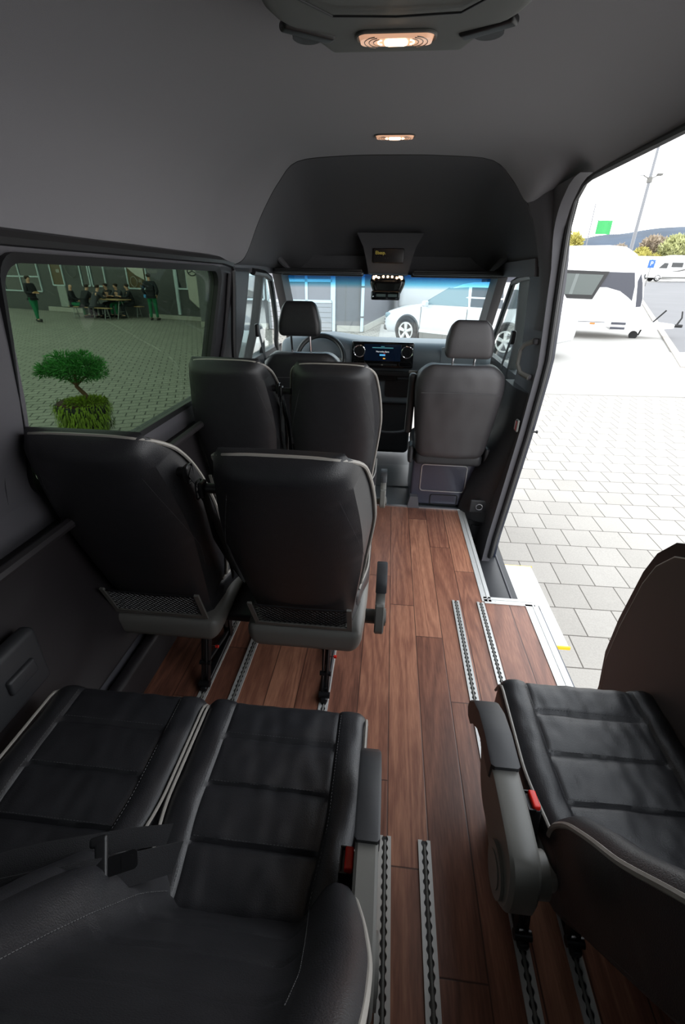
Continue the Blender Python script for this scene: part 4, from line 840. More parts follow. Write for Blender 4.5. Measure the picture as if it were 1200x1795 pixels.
# hall ahead
hall2 = thing('building', 'light grey panelled hall seen through the windscreen, corner with a downpipe', 'building', (0, 0, 0))
pt, panel, window, d2, n2_ = facade(hall2, (-7.2, 18.0), (-.98, 17.31), 5.5, .4, FACAD)
window(.9, 2.6, 1.0, 4.0, (1.7,), (1.8,)); window(2.75, 5.12, .97, 3.5, (4.19,), (1.63,), mat('grey_reflecting_glass', srgb(120, 120, 126), .12), .09)
panel('door_panel', 2.75, 5.12, .02, .92, mat('pale_door', srgb(150, 152, 156), .5), 0, .03)
for k in range(5): panel('panel_groove', 2.8, 5.08, .1+.17*k, .115+.17*k, GPLA, .028, .034)
for s in (5.6, 6.08): panel('panel_joint', s-.008, s+.008, .2, 5.4, GPLA, -.01, .006)
panel('post', 5.14, 5.24, 0, 5.4, FRAMEW, 0, .06); panel('plinth', 5.3, 6.24, 0, .20, MATS['pale_plinth'], 0, .04); panel('plinth', 0, 2.7, 0, .2, MATS['pale_plinth'], 0, .04)
pt3, panel3, window3, d3, n3_ = facade(hall2, (-.98, 17.31), (.6, 26.0), 5.5, .4, mat('grey_side_cladding', srgb(112, 110, 114), .55))
panel3('plinth', 0, 8.6, 0, .2, MATS['pale_plinth'], 0, .06)
dp_ = thing('downpipe', 'pale grey downpipe running down the corner of the hall ahead', 'downpipe', tuple(pt(6.22, 0, .1)))
q = MB(); q.tube([(0, 0, .02), (0, 0, 2.0), (0, 0, 5.3)], .055, 12); q.build('pipe', FRAMEW, dp_)
for z in (.5, 1.45, 3.2): q = MB(); q.cyl((0, 0, z), .068, .05, 'z', 14); q.build('pipe_clip', GPLA, dp_)

# ------------------------------------------------------------------ road vehicles
def wheel(parent, x, y, z, r, wd, side, spokes=5, m=None):
    q = MB(); q.cyl((x, y, z), r, wd, 'y', 32); q.torus((x, y+side*wd*.42, z), r-.05, .045, 'y', 32, 8); t_ = q.build('wheel', TYRE, parent)
    q = MB(); yo = y+side*(wd*.5+.012); q.torus((x, yo, z), r*.62, .022, 'y', 32, 6); q.cyl((x, yo-side*.015, z), r*.17, .05, 'y', 16)
    for k in range(spokes):
        a = 2*math.pi*k/spokes+.3; q.tube([(x+math.cos(a)*r*.1, yo, z+math.sin(a)*r*.1), (x+math.cos(a)*r*.61, yo, z+math.sin(a)*r*.61)], [r*.10, r*.15], 6, flat=1)
    q.build('rim', m or ALUW, t_); return t_
suv = thing('car', 'white off-road estate car parked ahead, seen through the windscreen', 'car', (2.30, 14.30, gz(2.3, 14.3)), math.atan2(2.02, -2.52))
def ringx(x, w_, zb, zt, crown, n=1):
    P_ = [(w_*.90, zb), (w_*.98, zb+.10), (w_, zb+.35*(zt-zb)), (w_*.99, zb+.75*(zt-zb)), (w_*.94, zt-.03), (w_*.86, zt), (w_*.5, zt+crown), (0, zt+crown*1.2)]
    return [Vector((x, p[0], p[1])) for p in P_]+[Vector((x, -p[0], p[1])) for p in reversed(P_[:-1])]
SC = 1.10
q = MB(); q.loft([ringx(x*SC, w_, zb, zt, c) for x, w_, zb, zt, c in ((2.38, .55, .42, .66, .0), (2.35, .76, .34, .80, .02), (2.2, .88, .30, .90, .04), (1.9, .94, .30, .98, .06), (1.4, .96, .30, 1.05, .06), (1.0, .965, .30, 1.10, .05), (.5, .965, .30, 1.12, .03), (-.5, .965, .30, 1.13, .03), (-1.5, .96, .30, 1.15, .03), (-2.0, .94, .32, 1.15, .02), (-2.3, .90, .36, 1.10, .0), (-2.38, .8, .42, .98, 0))]); bd = q.build('body', WHITEG, suv)
def ringz(z, x0, x1, w_):
    P_ = rrect((x1-x0)/2*SC, w_, .22, 5, (x0+x1)/2*SC, 0); return [Vector((p[0], p[1], z)) for p in P_]
q = MB(); q.loft([ringz(*a) for a in ((1.08, -2.2, 1.15, .90), (1.35, -2.08, .72, .83), (1.55, -1.95, .38, .76), (1.66, -1.8, .1, .71), (1.715, -1.5, -.15, .64), (1.73, -1.2, -.4, .5))]); gh_ = q.build('cabin', WHITEG, suv)
SG1 = mat('car_pane_pale', srgb(112, 134, 140), .08); SG2 = mat('car_pane_dark', srgb(62, 70, 76), .08)
wcab = lambda z: lerp([(1.08, .90), (1.35, .83), (1.55, .76), (1.66, .71)], z)
for side in (1, -1):
    for poly, mt, nm_ in (([(.98, 1.14), (.70, 1.34), (.34, 1.56), (-.18, 1.60), (-.30, 1.14)], SG1, 'front_window'), ([(-.36, 1.14), (-.27, 1.60), (-1.08, 1.60), (-1.20, 1.14)], SG2, 'rear_window'), ([(-1.28, 1.14), (-1.18, 1.59), (-1.62, 1.56), (-1.95, 1.20)], SG2, 'quarter_window')):
        q = MB(); q.loft([[Vector((x*SC, side*(wcab(z)+o), z)) for x, z in poly] for o in (-.03, .012)]); q.build(nm_, mt, gh_, smooth=False)
    q = MB(); q.box((-1.02*SC, side*.955-.02, .24), (1.0*SC, side*.955+.02, .40)); q.build('sill_trim', GPLA, suv, smooth=False); q = MB(); q.box((-1.0*SC, side*.962-.02, .40), (1.02*SC, side*.962+.02, .47)); q.build('side_strip', ALUW, suv, smooth=False)
    for xa in (1.43, -1.43):
        q = MB(); q.torus((xa*SC, side*.945, .40), .42, .035, 'y', 20, 8, R(-5), R(185)); q.build('wheel_arch', mat('arch_grey', srgb(70, 72, 74), .6), suv)
        q = MB(); q.cyl((xa*SC, side*.90, .40), .425, .14, 'y', 32); q.build('wheel_well', BPLA, suv)
        wheel(suv, xa*SC, side*.88, .385, .385, .24, side)
    for xj in (1.02, -.33, -1.28): q = MB(); q.box((xj*SC-.006, side*.966-.012, .5), (xj*SC+.006, side*.966+.003, 1.08)); q.build('door_gap', GPLA, suv, smooth=False)
    q = MB(); q.rbox((.85*SC, side*1.05, 1.16), (.12, .2, .15), .04, (1, 1, 1)); q.build('wing_mirror', WHITEG, suv)
    q = MB(); q.rbox((2.16*SC, side*.80, .78), (.28, .16, .15), .05, (2, 1, 1)); q.build('headlamp', SG1, suv)
q = MB(); q.loft([[Vector((x*SC, y, z)) for x, y, z in ((1.12, .72, 1.135), (1.12, -.72, 1.135), (.42, -.62, 1.56), (.42, .62, 1.56))], [Vector((x*SC+.02, y, z+.015)) for x, y, z in ((1.12, .72, 1.135), (1.12, -.72, 1.135), (.42, -.62, 1.56), (.42, .62, 1.56))]]); q.build('windscreen', SG1, gh_, smooth=False)
q = MB(); q.rbox((2.30*SC, 0, .42), (.18, 1.6, .16), .05, (1, 4, 1)); q.build('bumper', MATS['arch_grey'], suv)
for k in range(2): q = MB(); q.rbox((2.30*SC, .60, .56+.09*k), (.16, .34, .04), .015, (1, 1, 1)); q.build('air_inlet', BPLA, suv)
# white van behind the car, by the corner
vn = thing('van', 'white vehicle with a blue upper stripe parked behind the off-road car', 'van', (2.6, 22.5, gz(2.6, 22.5)), R(175))
q = MB(); q.rbox((0, 0, 1.15), (4.6, 1.9, 1.7), .25, (6, 3, 4), fn=lambda p: (p.x-.35*sst(0, .85, p.z)*(1 if p.x > 1 else 0), p.y, p.z)); q.build('body', WHITE, vn)
q = MB(); q.rbox((-.6, 0, 2.15), (3.2, 1.7, .5), .06, (2, 2, 1)); q.build('blue_top', mat('deep_blue', srgb(40, 72, 130), .4), vn)
for sx_ in (-1.4, 1.4):
    for sy_ in (-1, 1): wheel(vn, sx_, sy_*.82, .34, .34, .2, sy_)
# caravan
cv = thing('caravan', 'white caravan with a dark framed window, drawbar pointing right, outside the door opening', 'caravan', (5.75, 16.85, gz(5.75, 16.85)), R(-15))
def cprof(x0, xf):   # side outline in x,z; nose at +x
    return [(x0, .36), (x0, 2.45), (x0+.15, 2.62), (xf-1.3, 2.66), (xf-.85, 2.62), (xf-.5, 2.42), (xf-.28, 2.10), (xf-.13, 1.75), (xf-.02, 1.30), (xf, 1.02), (xf-.05, .80), (xf-.18, .52), (xf-.30, .38)]
PF = cprof(-2.9, 2.05)
q = MB(); q.loft([[Vector((p[0]*1+(0), y, p[1]))*1 for p in PF] for y in (0, 2.2)]); cb_ = q.build('body', WHITE, cv, smooth=False)
q = MB(); q.loft([[Vector((x, y, z)) for x, z in [(-2.88, 1.40), (-2.88, 2.0), (1.62, 1.93), (1.72, 1.55), (1.75, 1.15), (1.62, 1.25), (1.35, 1.42), (.95, 1.52), (.2, 1.50), (-.6, 1.42)]] for y in (-.012, .005)]); q.build('dark_band', mat('band_grey', srgb(62, 64, 73), .4), cb_, smooth=False)
q = MB(); q.loft([[Vector((x, y, z)) for x, z in [(-.80, 2.0), (.92, 1.95), (.62, 1.17), (-1.05, 1.20)]] for y in (-.05, -.008)]); wn_ = q.build('window', mat('window_frame_dark', srgb(24, 25, 27), .3), cb_, smooth=False)
q = MB(); q.loft([[Vector((x, y, z)) for x, z in [(-.62, 1.90), (.78, 1.86), (.58, 1.29), (-.82, 1.30)]] for y in (-.062, -.045)]); pn_ = q.build('pane', mat('caravan_pane', srgb(76, 84, 82), .15), wn_, smooth=False)
q = MB(); q.loft([[Vector((x, y, z)) for x, z in [(-.02, 1.88), (.08, 1.88), (.0, 1.30), (-.10, 1.30)]] for y in (-.068, -.06)]); q.build('curtain_gap', mat('curtain_white', srgb(110, 116, 114), .8), wn_, smooth=False)
q = MB(); q.loft([[Vector((x, y, z)) for x, z in [(1.80, 1.90), (1.90, 1.66), (2.02, 1.22), (2.03, 1.0), (1.90, .98), (1.83, 1.35), (1.76, 1.7)]] for y in (-.012, .01)]); q.build('nose_window_edge', MATS['band_grey'], cb_, smooth=False)
q = MB(); q.loft([[Vector((x+o, y, z)) for y, z in ((.12, 1.9), (2.08, 1.9), (2.08, 1.05), (.12, 1.05))] for x, o in ((1.92, 0), (1.95, 0))]); q.build('nose_window', DGLASS, cb_, smooth=False)
for xa, xb, mt in ((-2.8, .25, PIPE), (.3, 1.15, MATS['band_grey'])): q = MB(); q.box((xa, -.01, .50), (xb, .0, .515)); q.build('skirt_line', mt, cb_, smooth=False)
q = MB(); q.rbox((.80, -.008, .46), (.15, .012, .05), .004, (1, 1, 1)); q.build('side_marker', mat('amber', srgb(230, 120, 50), .4), cb_)
for z in (.44, .30): q = MB(); q.rbox((1.55, -.008, z+.05), (.42, .016, .07), .006, (1, 1, 1)); q.build('step_slot', MATS['band_grey'], cb_)
q = MB(); q.loft([[Vector((1.4, y, z)) for y, z in ((.35, .26), (1.85, .26), (1.85, .55), (.35, .55))], [Vector((2.9, y, z)) for y, z in ((.85, .30), (1.35, .30), (1.35, .50), (.85, .50))], [Vector((3.35, y, z)) for y, z in ((1.03, .34), (1.17, .34), (1.17, .46), (1.03, .46))]]); q.build('drawbar_cover', WHITE, cv, smooth=False)
q = MB(); q.rbox((3.45, 1.1, .42), (.28, .09, .10), .03, (1, 1, 1)); q.build('coupling', BPLA, cv)
q = MB(); q.tube([(3.42, 1.1, .45), (3.50, 1.1, .66), (3.46, 1.1, .86)], [.03, .025, .02], 8); q.build('coupling_lever', BPLA, cv)
q = MB(); q.tube([(2.72, 1.1, .5), (2.98, .98, .88)], .025, 8); q.build('handbrake_lever', BPLA, cv)
q = MB(); q.tube([(2.45, .9, .45), (2.35, .85, .1)], .025, 8); q.cyl((2.2, .82, .10), .13, .07, 'y', 20); q.build('jockey_wheel', TYRE, cv)
for sy_ in (.12, 2.08): wheel(cv, -1.0, sy_, .33, .33, .18, -1 if sy_ < 1 else 1)
# motorhomes in the far row
def motorhome(name, label, x, y, rz, s=1.0, detail=True, group=None):
    root = thing(name, label, 'motorhome', (x, y, gz(x, y)), rz, group)
    q = MB(); q.loft([[Vector((a*s, yy, b*s)) for a, b in [(-3.4, .35), (-3.4, 2.75), (1.2, 2.85), (1.9, 2.55), (2.15, 2.05), (2.75, 1.35), (3.3, 1.15), (3.45, .8), (3.4, .4)]] for yy in (-1.1, 1.1)]); b = q.build('body', WHITE, root, smooth=False)
    for side in (-1, 1):
        q = MB(); q.loft([[Vector((a*s, side*(1.1+o), bz*s)) for a, bz in [(2.55, 1.42), (2.02, 2.0), (1.55, 1.98), (1.6, 1.42)]] for o in (0, .02)]); q.build('cab_window', DGLASS, b, smooth=False)
        for a0, a1_ in ((-.1, 1.15), (-1.6, -.5)): q = MB(); q.box((a0*s, side*1.1-.02, 1.55*s), (a1_*s, side*1.1+.02, 2.05*s)); q.build('side_window', DGLASS, b, smooth=False)
        if detail:
            q = MB(); q.tube([(.9, side*1.12, 1.1), (.2, side*1.12, 1.15), (-.8, side*1.12, 1.4), (-1.8, side*1.12, 1.9)], [.02, .06, .10, .03], 6); q.build('swoosh', GPLA, b)
            q = MB(); q.box((-3.3, side*1.1-.02, .35), (1.9, side*1.1+.02, .5)); q.build('skirt', GPLA, b, smooth=False)
        for wx in (2.35, -2.2): wheel(root, wx*s, side*.98, .35, .36, .22, side)
    return root
motorhome('motorhome', 'white motorhome with dark cab window and grey swoosh, front of the far row', 34.9, 67.6, R(176))
for k, (x, y) in enumerate(((30.2, 75.5), (34.4, 78.5), (39.0, 80.5), (44.5, 72.0))):
    motorhome('motorhome', ['white motorhome farthest left in the far row', 'white motorhome second from the left in the far row', 'white motorhome third from the left behind the one with the swoosh', 'white motorhome at the right end of the far row'][k], x, y, R(95 if k < 3 else 175), 1.0, False)

# ------------------------------------------------------------------ lamp mast, flag, parking sign
lp_ = thing('lamp_mast', 'tall pale lamp mast with two floodlights behind the caravan', 'lamp post', (12.55, 29.4, gz(12.55, 29.4)))
q = MB(); q.tube([(0, 0, 0), (0, 0, 5), (0, 0, 10.5)], [.10, .08, .045], 12); q.build('mast', mat('mast_grey', srgb(118, 120, 124), .4, .2), lp_)
for sx_ in (-1, 1):
    q = MB(); q.rbox((sx_*.42, 0, 6.05), (.26, .2, .10), .03, (1, 1, 1)); fl_ = q.build('floodlight', WHITEG if sx_ < 0 else GPLA, lp_); q = MB(); q.tube([(0, 0, 5.85), (sx_*.36, 0, 6.02)], .025, 6); q.build('bracket', GPLA, fl_)
q = MB(); q.cyl((0, 0, 5.82), .13, .22, 'z', 12); q.build('collar', GPLA, lp_)
fg = thing('flag', 'green flag flying above the caravan roof', 'flag', (14.75, 42.5, gz(14.75, 42.5)))
q = MB(); q.tube([(0, 0, 0), (0, 0, 6.0)], .04, 8); q.build('flag_pole', MATS['mast_grey'], fg)
q = MB(); q.loft([[Vector((.45+1.1*k/10, .08*math.sin(k*.9), z)) for z in (4.05, 4.95)]+[Vector((.45+1.1*k/10, .08*math.sin(k*.9)+.015, z)) for z in (4.95, 4.05)] for k in range(11)]); q.build('flag_cloth', mat('flag_green', srgb(60, 160, 90), .7), fg); q = MB(); q.tube([(0, 0, 4.95), (.5, 0, 4.95)], .02, 6); q.build('flag_arm', GPLA, fg)
sg = thing('parking_sign', 'small blue parking sign in front of the far motorhomes', 'sign', (25.5, 54.3, gz(25.5, 54.3)))
q = MB(); q.tube([(0, 0, 0), (0, 0, 2.4)], .035, 8); q.build('sign_post', GPLA, sg); q = MB(); q.rbox((0, -.04, 2.0), (.62, .03, .72), .01, (1, 1, 1)); q.build('sign_face', mat('sign_blue', srgb(50, 100, 190), .4), sg); text('P', .55, WHITE, sg, Matrix.Translation((0, -.062, 2.0)) @ FACE_BACK)

# ------------------------------------------------------------------ planter with a bonsai-like juniper
pz = gz(-4.1, 5.72)
pt_ = thing('potted_juniper', 'small layered juniper in a round planter overgrown with yellow-green moss, outside the left window', 'potted plant', (-4.1, 5.72, pz))
q = MB(); q.cyl((0, 0, .27), .24, .54, 'z', 28, .33); q.build('planter', POTM, pt_)
q = MB(); q.cyl((0, 0, .545), .30, .03, 'z', 24); q.build('soil', SOIL, pt_)
def tufts(mb, c, rad, n, L, wd, down=0, rnd=random):
    for _ in range(n):
        while True:
            v = Vector((rnd.uniform(-1, 1), rnd.uniform(-1, 1), rnd.uniform(-1, 1)))
            if v.length <= 1: break
        v = v.normalized()*(rnd.random()**.35); p = Vector(c)+Vector((v.x*rad[0], v.y*rad[1], v.z*rad[2]))
        dr = (v+Vector((rnd.uniform(-.5, .5), rnd.uniform(-.5, .5), rnd.uniform(-.2, .6)-down))).normalized()*L*rnd.uniform(.6, 1.3); sd = dr.cross(Vector((rnd.uniform(-1, 1), rnd.uniform(-1, 1), rnd.uniform(-1, 1)))).normalized()*wd
        mb.add([p-sd, p+sd, p+dr*.6+sd*.6, p+dr], [(0, 1, 2, 3)])
rj = random.Random(3)
q = MB()
for c, rad, n in (((0, 0, 1.02), (.34, .30, .10), 1500), ((-.30, .05, .98), (.22, .2, .085), 900), ((-.42, 0, .92), (.12, .12, .05), 300), ((.22, -.02, 1.06), (.22, .2, .10), 900), ((.02, .05, .90), (.30, .22, .07), 900), ((.30, 0, .96), (.16, .15, .08), 500), ((-.12, 0, 1.12), (.2, .18, .07), 500), ((.16, 0, 1.16), (.12, .12, .05), 260)): tufts(q, c, rad, n, .055, .006, 0, rj)
fo_ = q.build('foliage', NEED, pt_, smooth=False)
q = MB(); q.tube([(.10, 0, .54), (.07, .01, .66), (-.01, .0, .76), (.0, 0, .90), (.02, 0, 1.0)], [.035, .030, .026, .02, .012], 8)
for a in ((-.30, 0, .93), (.24, 0, .97), (.02, .15, .95)): q.tube([(-.01, 0, .78), (a[0]*.5, a[1]*.5, .88), a], [.02, .013, .007], 6)
q.build('trunk', BARK, pt_)
q = MB()
for k in range(2600):
    a = rj.uniform(0, 2*math.pi); rr = rj.uniform(.29, .37); z = rj.uniform(.10, .58)*(1 if rj.random() > .2 else .9); zl = .22+.20*math.sin(a*2+1)+.1*math.sin(a*5)
    if z < zl*(.9): continue
    p = Vector((math.cos(a)*rr, math.sin(a)*rr, z)); sd = Vector((-math.sin(a), math.cos(a), 0))*.009; dr = Vector((math.cos(a)*.02, math.sin(a)*.02, -.07*rj.uniform(.6, 1.3)))
    q.add([p-sd, p+sd, p+dr], [(0, 1, 2)])
tufts(q, (.1, -.05, .58), (.26, .24, .05), 1200, .05, .008, .2, rj); q.build('moss', IVY, pt_, smooth=False)

# ------------------------------------------------------------------ picnic table and people
def person(label, loc, rz, pose, top, legs, hair=HAIR, group=None, skin=SKIN):
    root = thing('person', label, 'person', loc, rz); J = pose
    def skinned(name, chains, m, parent, rootj, sub=2):
        idx = {}; vs = []; es = []; rad = []
        for ch in chains:
            prev = None
            for (key, p, r_) in ch:
                if key not in idx: idx[key] = len(vs); vs.append(Vector(p)); rad.append(r_)
                if prev is not None and (prev, idx[key]) not in es: es.append((prev, idx[key]))
                prev = idx[key]
        me = bpy.data.meshes.new(name); me.from_pydata(vs, es, []); o = bpy.data.objects.new(name, me); COL.objects.link(o); me.materials.append(m)
        sk_ = o.modifiers.new('Skin', 'SKIN'); sk_.use_smooth_shade = True
        for i, r_ in enumerate(rad):
            sv = me.skin_vertices[0].data[i]; sv.radius = (r_, r_) if not isinstance(r_, tuple) else r_
        me.skin_vertices[0].data[idx[rootj]].use_root = True
        sb = o.modifiers.new('Sub', 'SUBSURF'); sb.levels = 1; sb.render_levels = sub; o.parent = parent; return o
    L = lambda k: Vector(J[k])
    pel, che, nek, hd_ = L('pelvis'), L('chest'), L('neck'), L('head')
    up_ = (hd_-nek).normalized(); fw_ = Vector(J.get('look', (0, 1, 0)))
    ch = [[('pel', pel, (.115, .085)), ('wai', pel.lerp(che, .45), (.125, .09)), ('che', che, (.15, .10)), ('nk', nek, .055), ('hb', nek+up_*.07, .062), ('hm', nek+up_*.15+fw_*.008, (.078, .088)), ('ht', nek+up_*.225, .062)],
          [('hm', 0, 0), ('nose', nek+up_*.13+fw_*.095, .014)]]
    jk = [[('jh', pel+Vector((0, 0, -.05)), (.19, .145)), ('pel', pel+Vector((0, 0, .04)), (.175, .13)), ('wai', pel.lerp(che, .45), (.15, .11)), ('che', che, (.18, .122)), ('nk', nek-up_*.02, .066)]]
    tr_ = [[('pel', pel, (.165, .125)), ('pt', pel.lerp(che, .38), (.13, .095))]]
    for sd in ('l', 'r'):
        sh, el, wr_ = L('sh'+sd), L('el'+sd), L('wr'+sd); hp, kn, an, to = L('hp'+sd), L('kn'+sd), L('an'+sd), L('to'+sd)
        hd2 = (wr_-el).normalized(); pm = wr_+hd2*.09
        ch += [[('che', 0, 0), ('sh'+sd, sh, .062), ('el'+sd, el, .044), ('wr'+sd, wr_, .028), ('pm'+sd, pm, (.040, .018))]]
        sdv = hd2.cross(Vector((0, 0, 1)) if abs(hd2.z) < .8 else Vector((1, 0, 0))).normalized()
        for k, (o_f, ln) in enumerate(((-.030, .070), (-.010, .080), (.010, .075), (.030, .058))):
            ch.append([('pm'+sd, 0, 0), ('f%s%da' % (sd, k), pm+sdv*o_f+hd2*.03, .010), ('f%s%db' % (sd, k), pm+sdv*o_f*1.1+hd2*(.03+ln*.5), .009), ('f%s%dc' % (sd, k), pm+sdv*o_f*1.1+hd2*(.03+ln*.85)+Vector((0, 0, -.018)), .008)])
        ch.append([('wr'+sd, 0, 0), ('th'+sd, wr_+hd2*.05-sdv*.045, .011), ('th2'+sd, wr_+hd2*.09-sdv*.055, .009)])
        ch += [[('pel', 0, 0), ('hp'+sd, hp, .078), ('kn'+sd, kn, .056), ('an'+sd, an, .036), ('to'+sd, to, .036)]]
        jk += [[('che', 0, 0), ('sh'+sd, sh, .080), ('el'+sd, el, .060), ('wr'+sd, wr_-hd2*.02, .044)]]
        tr_ += [[('pel', 0, 0), ('hp'+sd, hp, .112), ('kn'+sd, kn, .076), ('an'+sd, an, .058)]]
        s_ = MB(); dv = (to-an); dv.z = 0; s_.rbox((0, 0, 0), (.095, .27, .085), .035, (1, 2, 1)); s_.xf(Matrix.Translation(an.lerp(to, .45)+Vector((0, 0, -.02))) @ Matrix.Rotation(math.atan2(dv.y, dv.x)-math.pi/2, 4, 'Z')); s_.build('shoe', BPLA, root)
    fix = lambda C: [[(k, p, r_) for (k, p, r_) in c] for c in C]
    skinned('body', fix(ch), skin, root, 'pel'); skinned('jacket', fix(jk), top, root, 'pel'); skinned('trousers', fix(tr_), legs, root, 'pel')
    if hair:
        h = MB(); c = nek+up_*.165-fw_*.014; h.rbox(c, (.165, .19, .13), .06, (3, 3, 3), fn=lambda p: (p.x, p.y-(.03 if p.z < 0 and p.y > 0 else 0), p.z+.02)); h.build('hair', hair, root)
    for sx_ in (-.025, .025):
        e = MB(); sidev = fw_.cross(up_).normalized(); e.rbox(nek+up_*.15+fw_*.082+sidev*sx_*1.2, (.018, .012, .010), .004, (1, 1, 1)); e.build('eye', BPLA, root)
    e = MB(); e.rbox(nek+up_*.085+fw_*.078, (.045, .012, .010), .004, (1, 1, 1)); e.build('mouth', RED if False else mat('lip', srgb(150, 90, 80), .6), root)
    return root
def stand(h=1.78, hands='front', look=(0, 1, 0), stride=.0):
    k = h/1.78; P_ = dict(pelvis=(0, 0, .96), chest=(0, -.01, 1.30), neck=(0, 0, 1.50), head=(0, .015, 1.70), look=look)
    for s_, sx_ in (('l', -1), ('r', 1)):
        P_['sh'+s_] = (sx_*.185, -.01, 1.42); P_['hp'+s_] = (sx_*.095, 0, .90); P_['kn'+s_] = (sx_*.11, .03+sx_*stride*.5, .50); P_['an'+s_] = (sx_*.13, sx_*stride, .10); P_['to'+s_] = (sx_*.15, .16+sx_*stride, .05)
        if hands == 'front': P_['el'+s_] = (sx_*.26, .02, 1.14); P_['wr'+s_] = (sx_*.09, .24, 1.12)
        elif hands == 'pocket': P_['el'+s_] = (sx_*.30, -.06, 1.14); P_['wr'+s_] = (sx_*.21, .06, .96)
        elif hands == 'hold': P_['el'+s_] = (sx_*.25, .02, 1.14); P_['wr'+s_] = (sx_*.16, .18, 1.02 if sx_ < 0 else 1.28)
    return {a: (tuple(c*k for c in b) if a != 'look' else b) for a, b in P_.items()}
def sit(lean=.12, look=(0, 1, 0), arms='table', turn=0):
    P_ = dict(pelvis=(0, 0, .56), chest=(0, lean, .90), neck=(0, lean*1.5, 1.10), head=(0, lean*1.7+.02, 1.30), look=look)
    for s_, sx_ in (('l', -1), ('r', 1)):
        P_['sh'+s_] = (sx_*.185, lean*1.2, 1.03); P_['hp'+s_] = (sx_*.10, .04, .53); P_['kn'+s_] = (sx_*.15, .44, .52); P_['an'+s_] = (sx_*.15, .42, .10); P_['to'+s_] = (sx_*.16, .58, .05)
        if arms == 'table': P_['el'+s_] = (sx_*.25, lean+.18, .82); P_['wr'+s_] = (sx_*.13, lean+.40, .86)
        else: P_['el'+s_] = (sx_*.24, lean+.05, .80); P_['wr'+s_] = (sx_*.12, lean+.28, .68)
    return P_
TX = Vector((-12.65, 20.70)); TD = Vector((.934, -.358)); TN = Vector((.358, .934)); TA = math.atan2(TD.y, TD.x)
def at_(a, b): q = TX+TD*a+TN*b; return (q.x, q.y, gz(q.x, q.y))
tb = thing('picnic_table', 'folding beer table with wooden top, men seated around it outside the left window', 'table', at_(0.35, 0), TA)
q = MB(); q.rbox((0, 0, .755), (2.1, .68, .035), .01, (2, 2, 1)); q.build('table_top', WOODB, tb)
for sx_ in (-.75, .75):
    q = MB()
    for sy_ in (-1, 1): q.tube([(sx_, sy_*.28, .0), (sx_, sy_*.05, .74)], .018, 6)
    q.tube([(sx_, -.2, .28), (sx_, .2, .28)], .012, 6); q.build('leg', STEEL, tb)
for lab, a, b in (('folding wooden bench on the near side of the picnic table', -.1, -.62), ('folding wooden bench on the far side of the picnic table', .4, .62)):
    bb = thing('bench', lab, 'bench', at_(a, b), TA); q = MB(); q.rbox((0, 0, .455), (2.5, .26, .032), .01, (2, 1, 1)); q.build('bench_top', WOODB, bb)
    for sx_ in (-1.0, 1.0):
        q = MB()
        for sy_ in (-1, 1): q.tube([(sx_, sy_*.13, .0), (sx_, sy_*.05, .44)], .016, 6)
        q.tube([(sx_, -.11, .15), (sx_, .11, .15)], .012, 6); q.build('leg', STEEL, bb)
person('bald man in black top and green trousers seated at the left end of the bench', at_(-1.15, -.62), TA+R(-50), sit(.0, arms='lap'), JACK, TROU, hair=None)
person('man in dark jacket seated with his back to the van, left of the two', at_(-.45, -.66), TA, sit(.20), JACK, JEAN)
person('man in dark grey jacket seated with his back to the van, right of the two', at_(.15, -.66), TA, sit(.24), JACKG, JEAN)
person('person in dark top half hidden behind the seated backs at the table', at_(-.1, .60), TA+R(180), sit(.16), JACK, JEAN)
person('man in grey jacket seated behind the table facing the van', at_(.42, .60), TA+R(180), sit(.10), JACKG, TROU)
p6 = person('man in black jacket with a white stripe seated at the right end of the table', at_(1.15, .58), TA+R(150), sit(.08), JACK, JEAN)
q = MB(); q.tube([(-.19, .04, 1.04), (-.10, .14, .98), (0, .185, .90), (.08, .17, .80)], .018, 6); q.build('white_stripe', WHITE, p6)
pl_ = person('standing man in black jacket and green trousers at the far left, hands in front', (-14.55, 18.9, gz(-14.55, 18.9)), R(-100), stand(1.72, 'front', stride=.16), JACK, TROU)
q = MB(); q.rbox((0, .27, 1.10), (.2, .10, .07), .02, (1, 1, 1)); q.build('held_bag', mat('tan_bag', srgb(170, 130, 85), .6), pl_)
pr_ = person('standing man seen from behind right of the table, black jacket, green trousers', (-9.96, 19.84, gz(-9.96, 19.84)), R(8), stand(1.80, 'pocket'), JACK, TROU)
q = MB(); q.rbox((-.24, -.02, .93), (.10, .12, .13), .02, (1, 1, 1)); q.build('blue_cloth', mat('light_blue_cloth', srgb(80, 150, 200), .8), pr_)

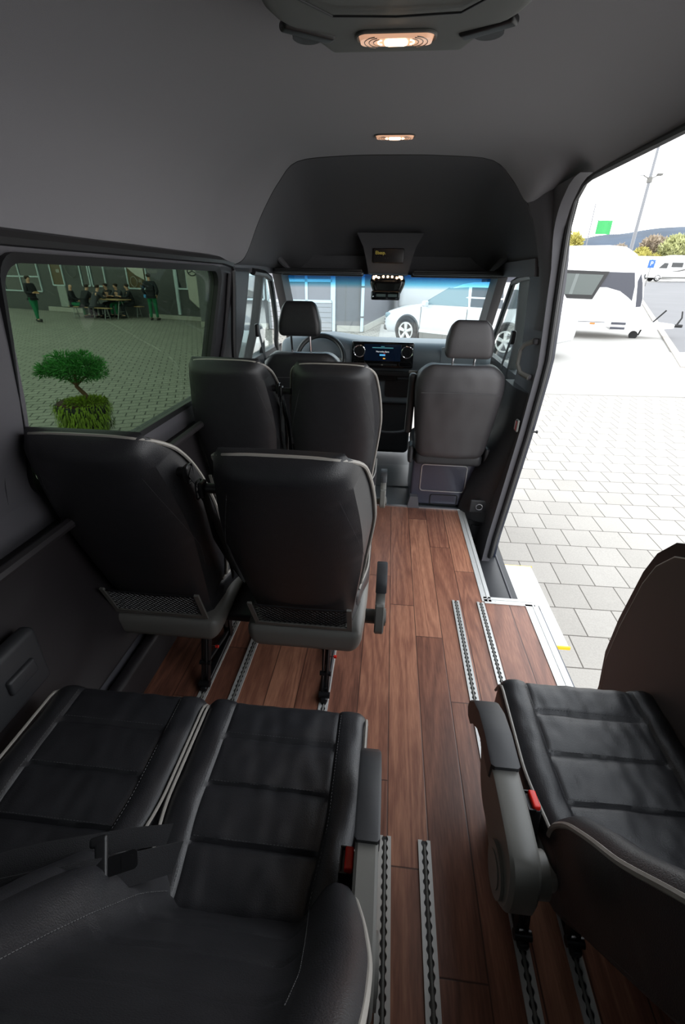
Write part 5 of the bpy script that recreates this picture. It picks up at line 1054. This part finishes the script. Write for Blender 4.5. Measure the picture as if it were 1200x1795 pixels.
# ------------------------------------------------------------------ far trees and hills
hv = []; hf = []; NX = 60; NY = 6
for j in range(NY):
    for i in range(NX):
        x = -150+650*i/(NX-1); k = j/(NY-1); ridge = lerp([(-150, 30), (120, 24), (178, 30), (205, 42), (240, 49), (262, 50), (300, 56), (500, 60)], x)
        hv.append((x, 520+160*k-.12*x, 2+ridge*math.sin(k*math.pi/2)+(noise.noise(Vector((x*.03, k*3, 0)))*2.5)))
for j in range(NY-1):
    for i in range(NX-1): hf.append((j*NX+i, j*NX+i+1, (j+1)*NX+i+1, (j+1)*NX+i))
k0 = len(hv)
hv += [(x, y+4, -10) for (x, y, z) in hv[(NY-1)*NX:NY*NX]]
for i in range(NX-1): hf.append(((NY-1)*NX+i, (NY-1)*NX+i+1, k0+i+1, k0+i))
st(mesh('hills', hv, hf, HILL))
def bush(label, x, y, w_, h, m, seed, cat='tree', gp=None, trunk=False, z0=None):
    root = thing('tree', label, cat, (x, y, gz(x, y) if z0 is None else z0), group=gp); rb = random.Random(seed); q = MB()
    for k in range(9):
        c = (rb.uniform(-.35, .35)*w_, rb.uniform(-.3, .3)*w_, h*rb.uniform(.35, .78)); tufts(q, c, (w_*.28, w_*.25, h*.22), 420, .55, .16, 0, rb)
    q.build('foliage', m, root, smooth=False); q = MB(); q.tube([(0, 0, 0), (.1, 0, h*.4), (0, 0, h*.75)], [.22, .16, .06], 8)
    for k in range(5): q.tube([(0, 0, h*.4), (rb.uniform(-.3, .3)*w_, rb.uniform(-.2, .2)*w_, h*rb.uniform(.7, .95))], [.09, .03], 5)
    q.build('trunk', BARK, root); return root
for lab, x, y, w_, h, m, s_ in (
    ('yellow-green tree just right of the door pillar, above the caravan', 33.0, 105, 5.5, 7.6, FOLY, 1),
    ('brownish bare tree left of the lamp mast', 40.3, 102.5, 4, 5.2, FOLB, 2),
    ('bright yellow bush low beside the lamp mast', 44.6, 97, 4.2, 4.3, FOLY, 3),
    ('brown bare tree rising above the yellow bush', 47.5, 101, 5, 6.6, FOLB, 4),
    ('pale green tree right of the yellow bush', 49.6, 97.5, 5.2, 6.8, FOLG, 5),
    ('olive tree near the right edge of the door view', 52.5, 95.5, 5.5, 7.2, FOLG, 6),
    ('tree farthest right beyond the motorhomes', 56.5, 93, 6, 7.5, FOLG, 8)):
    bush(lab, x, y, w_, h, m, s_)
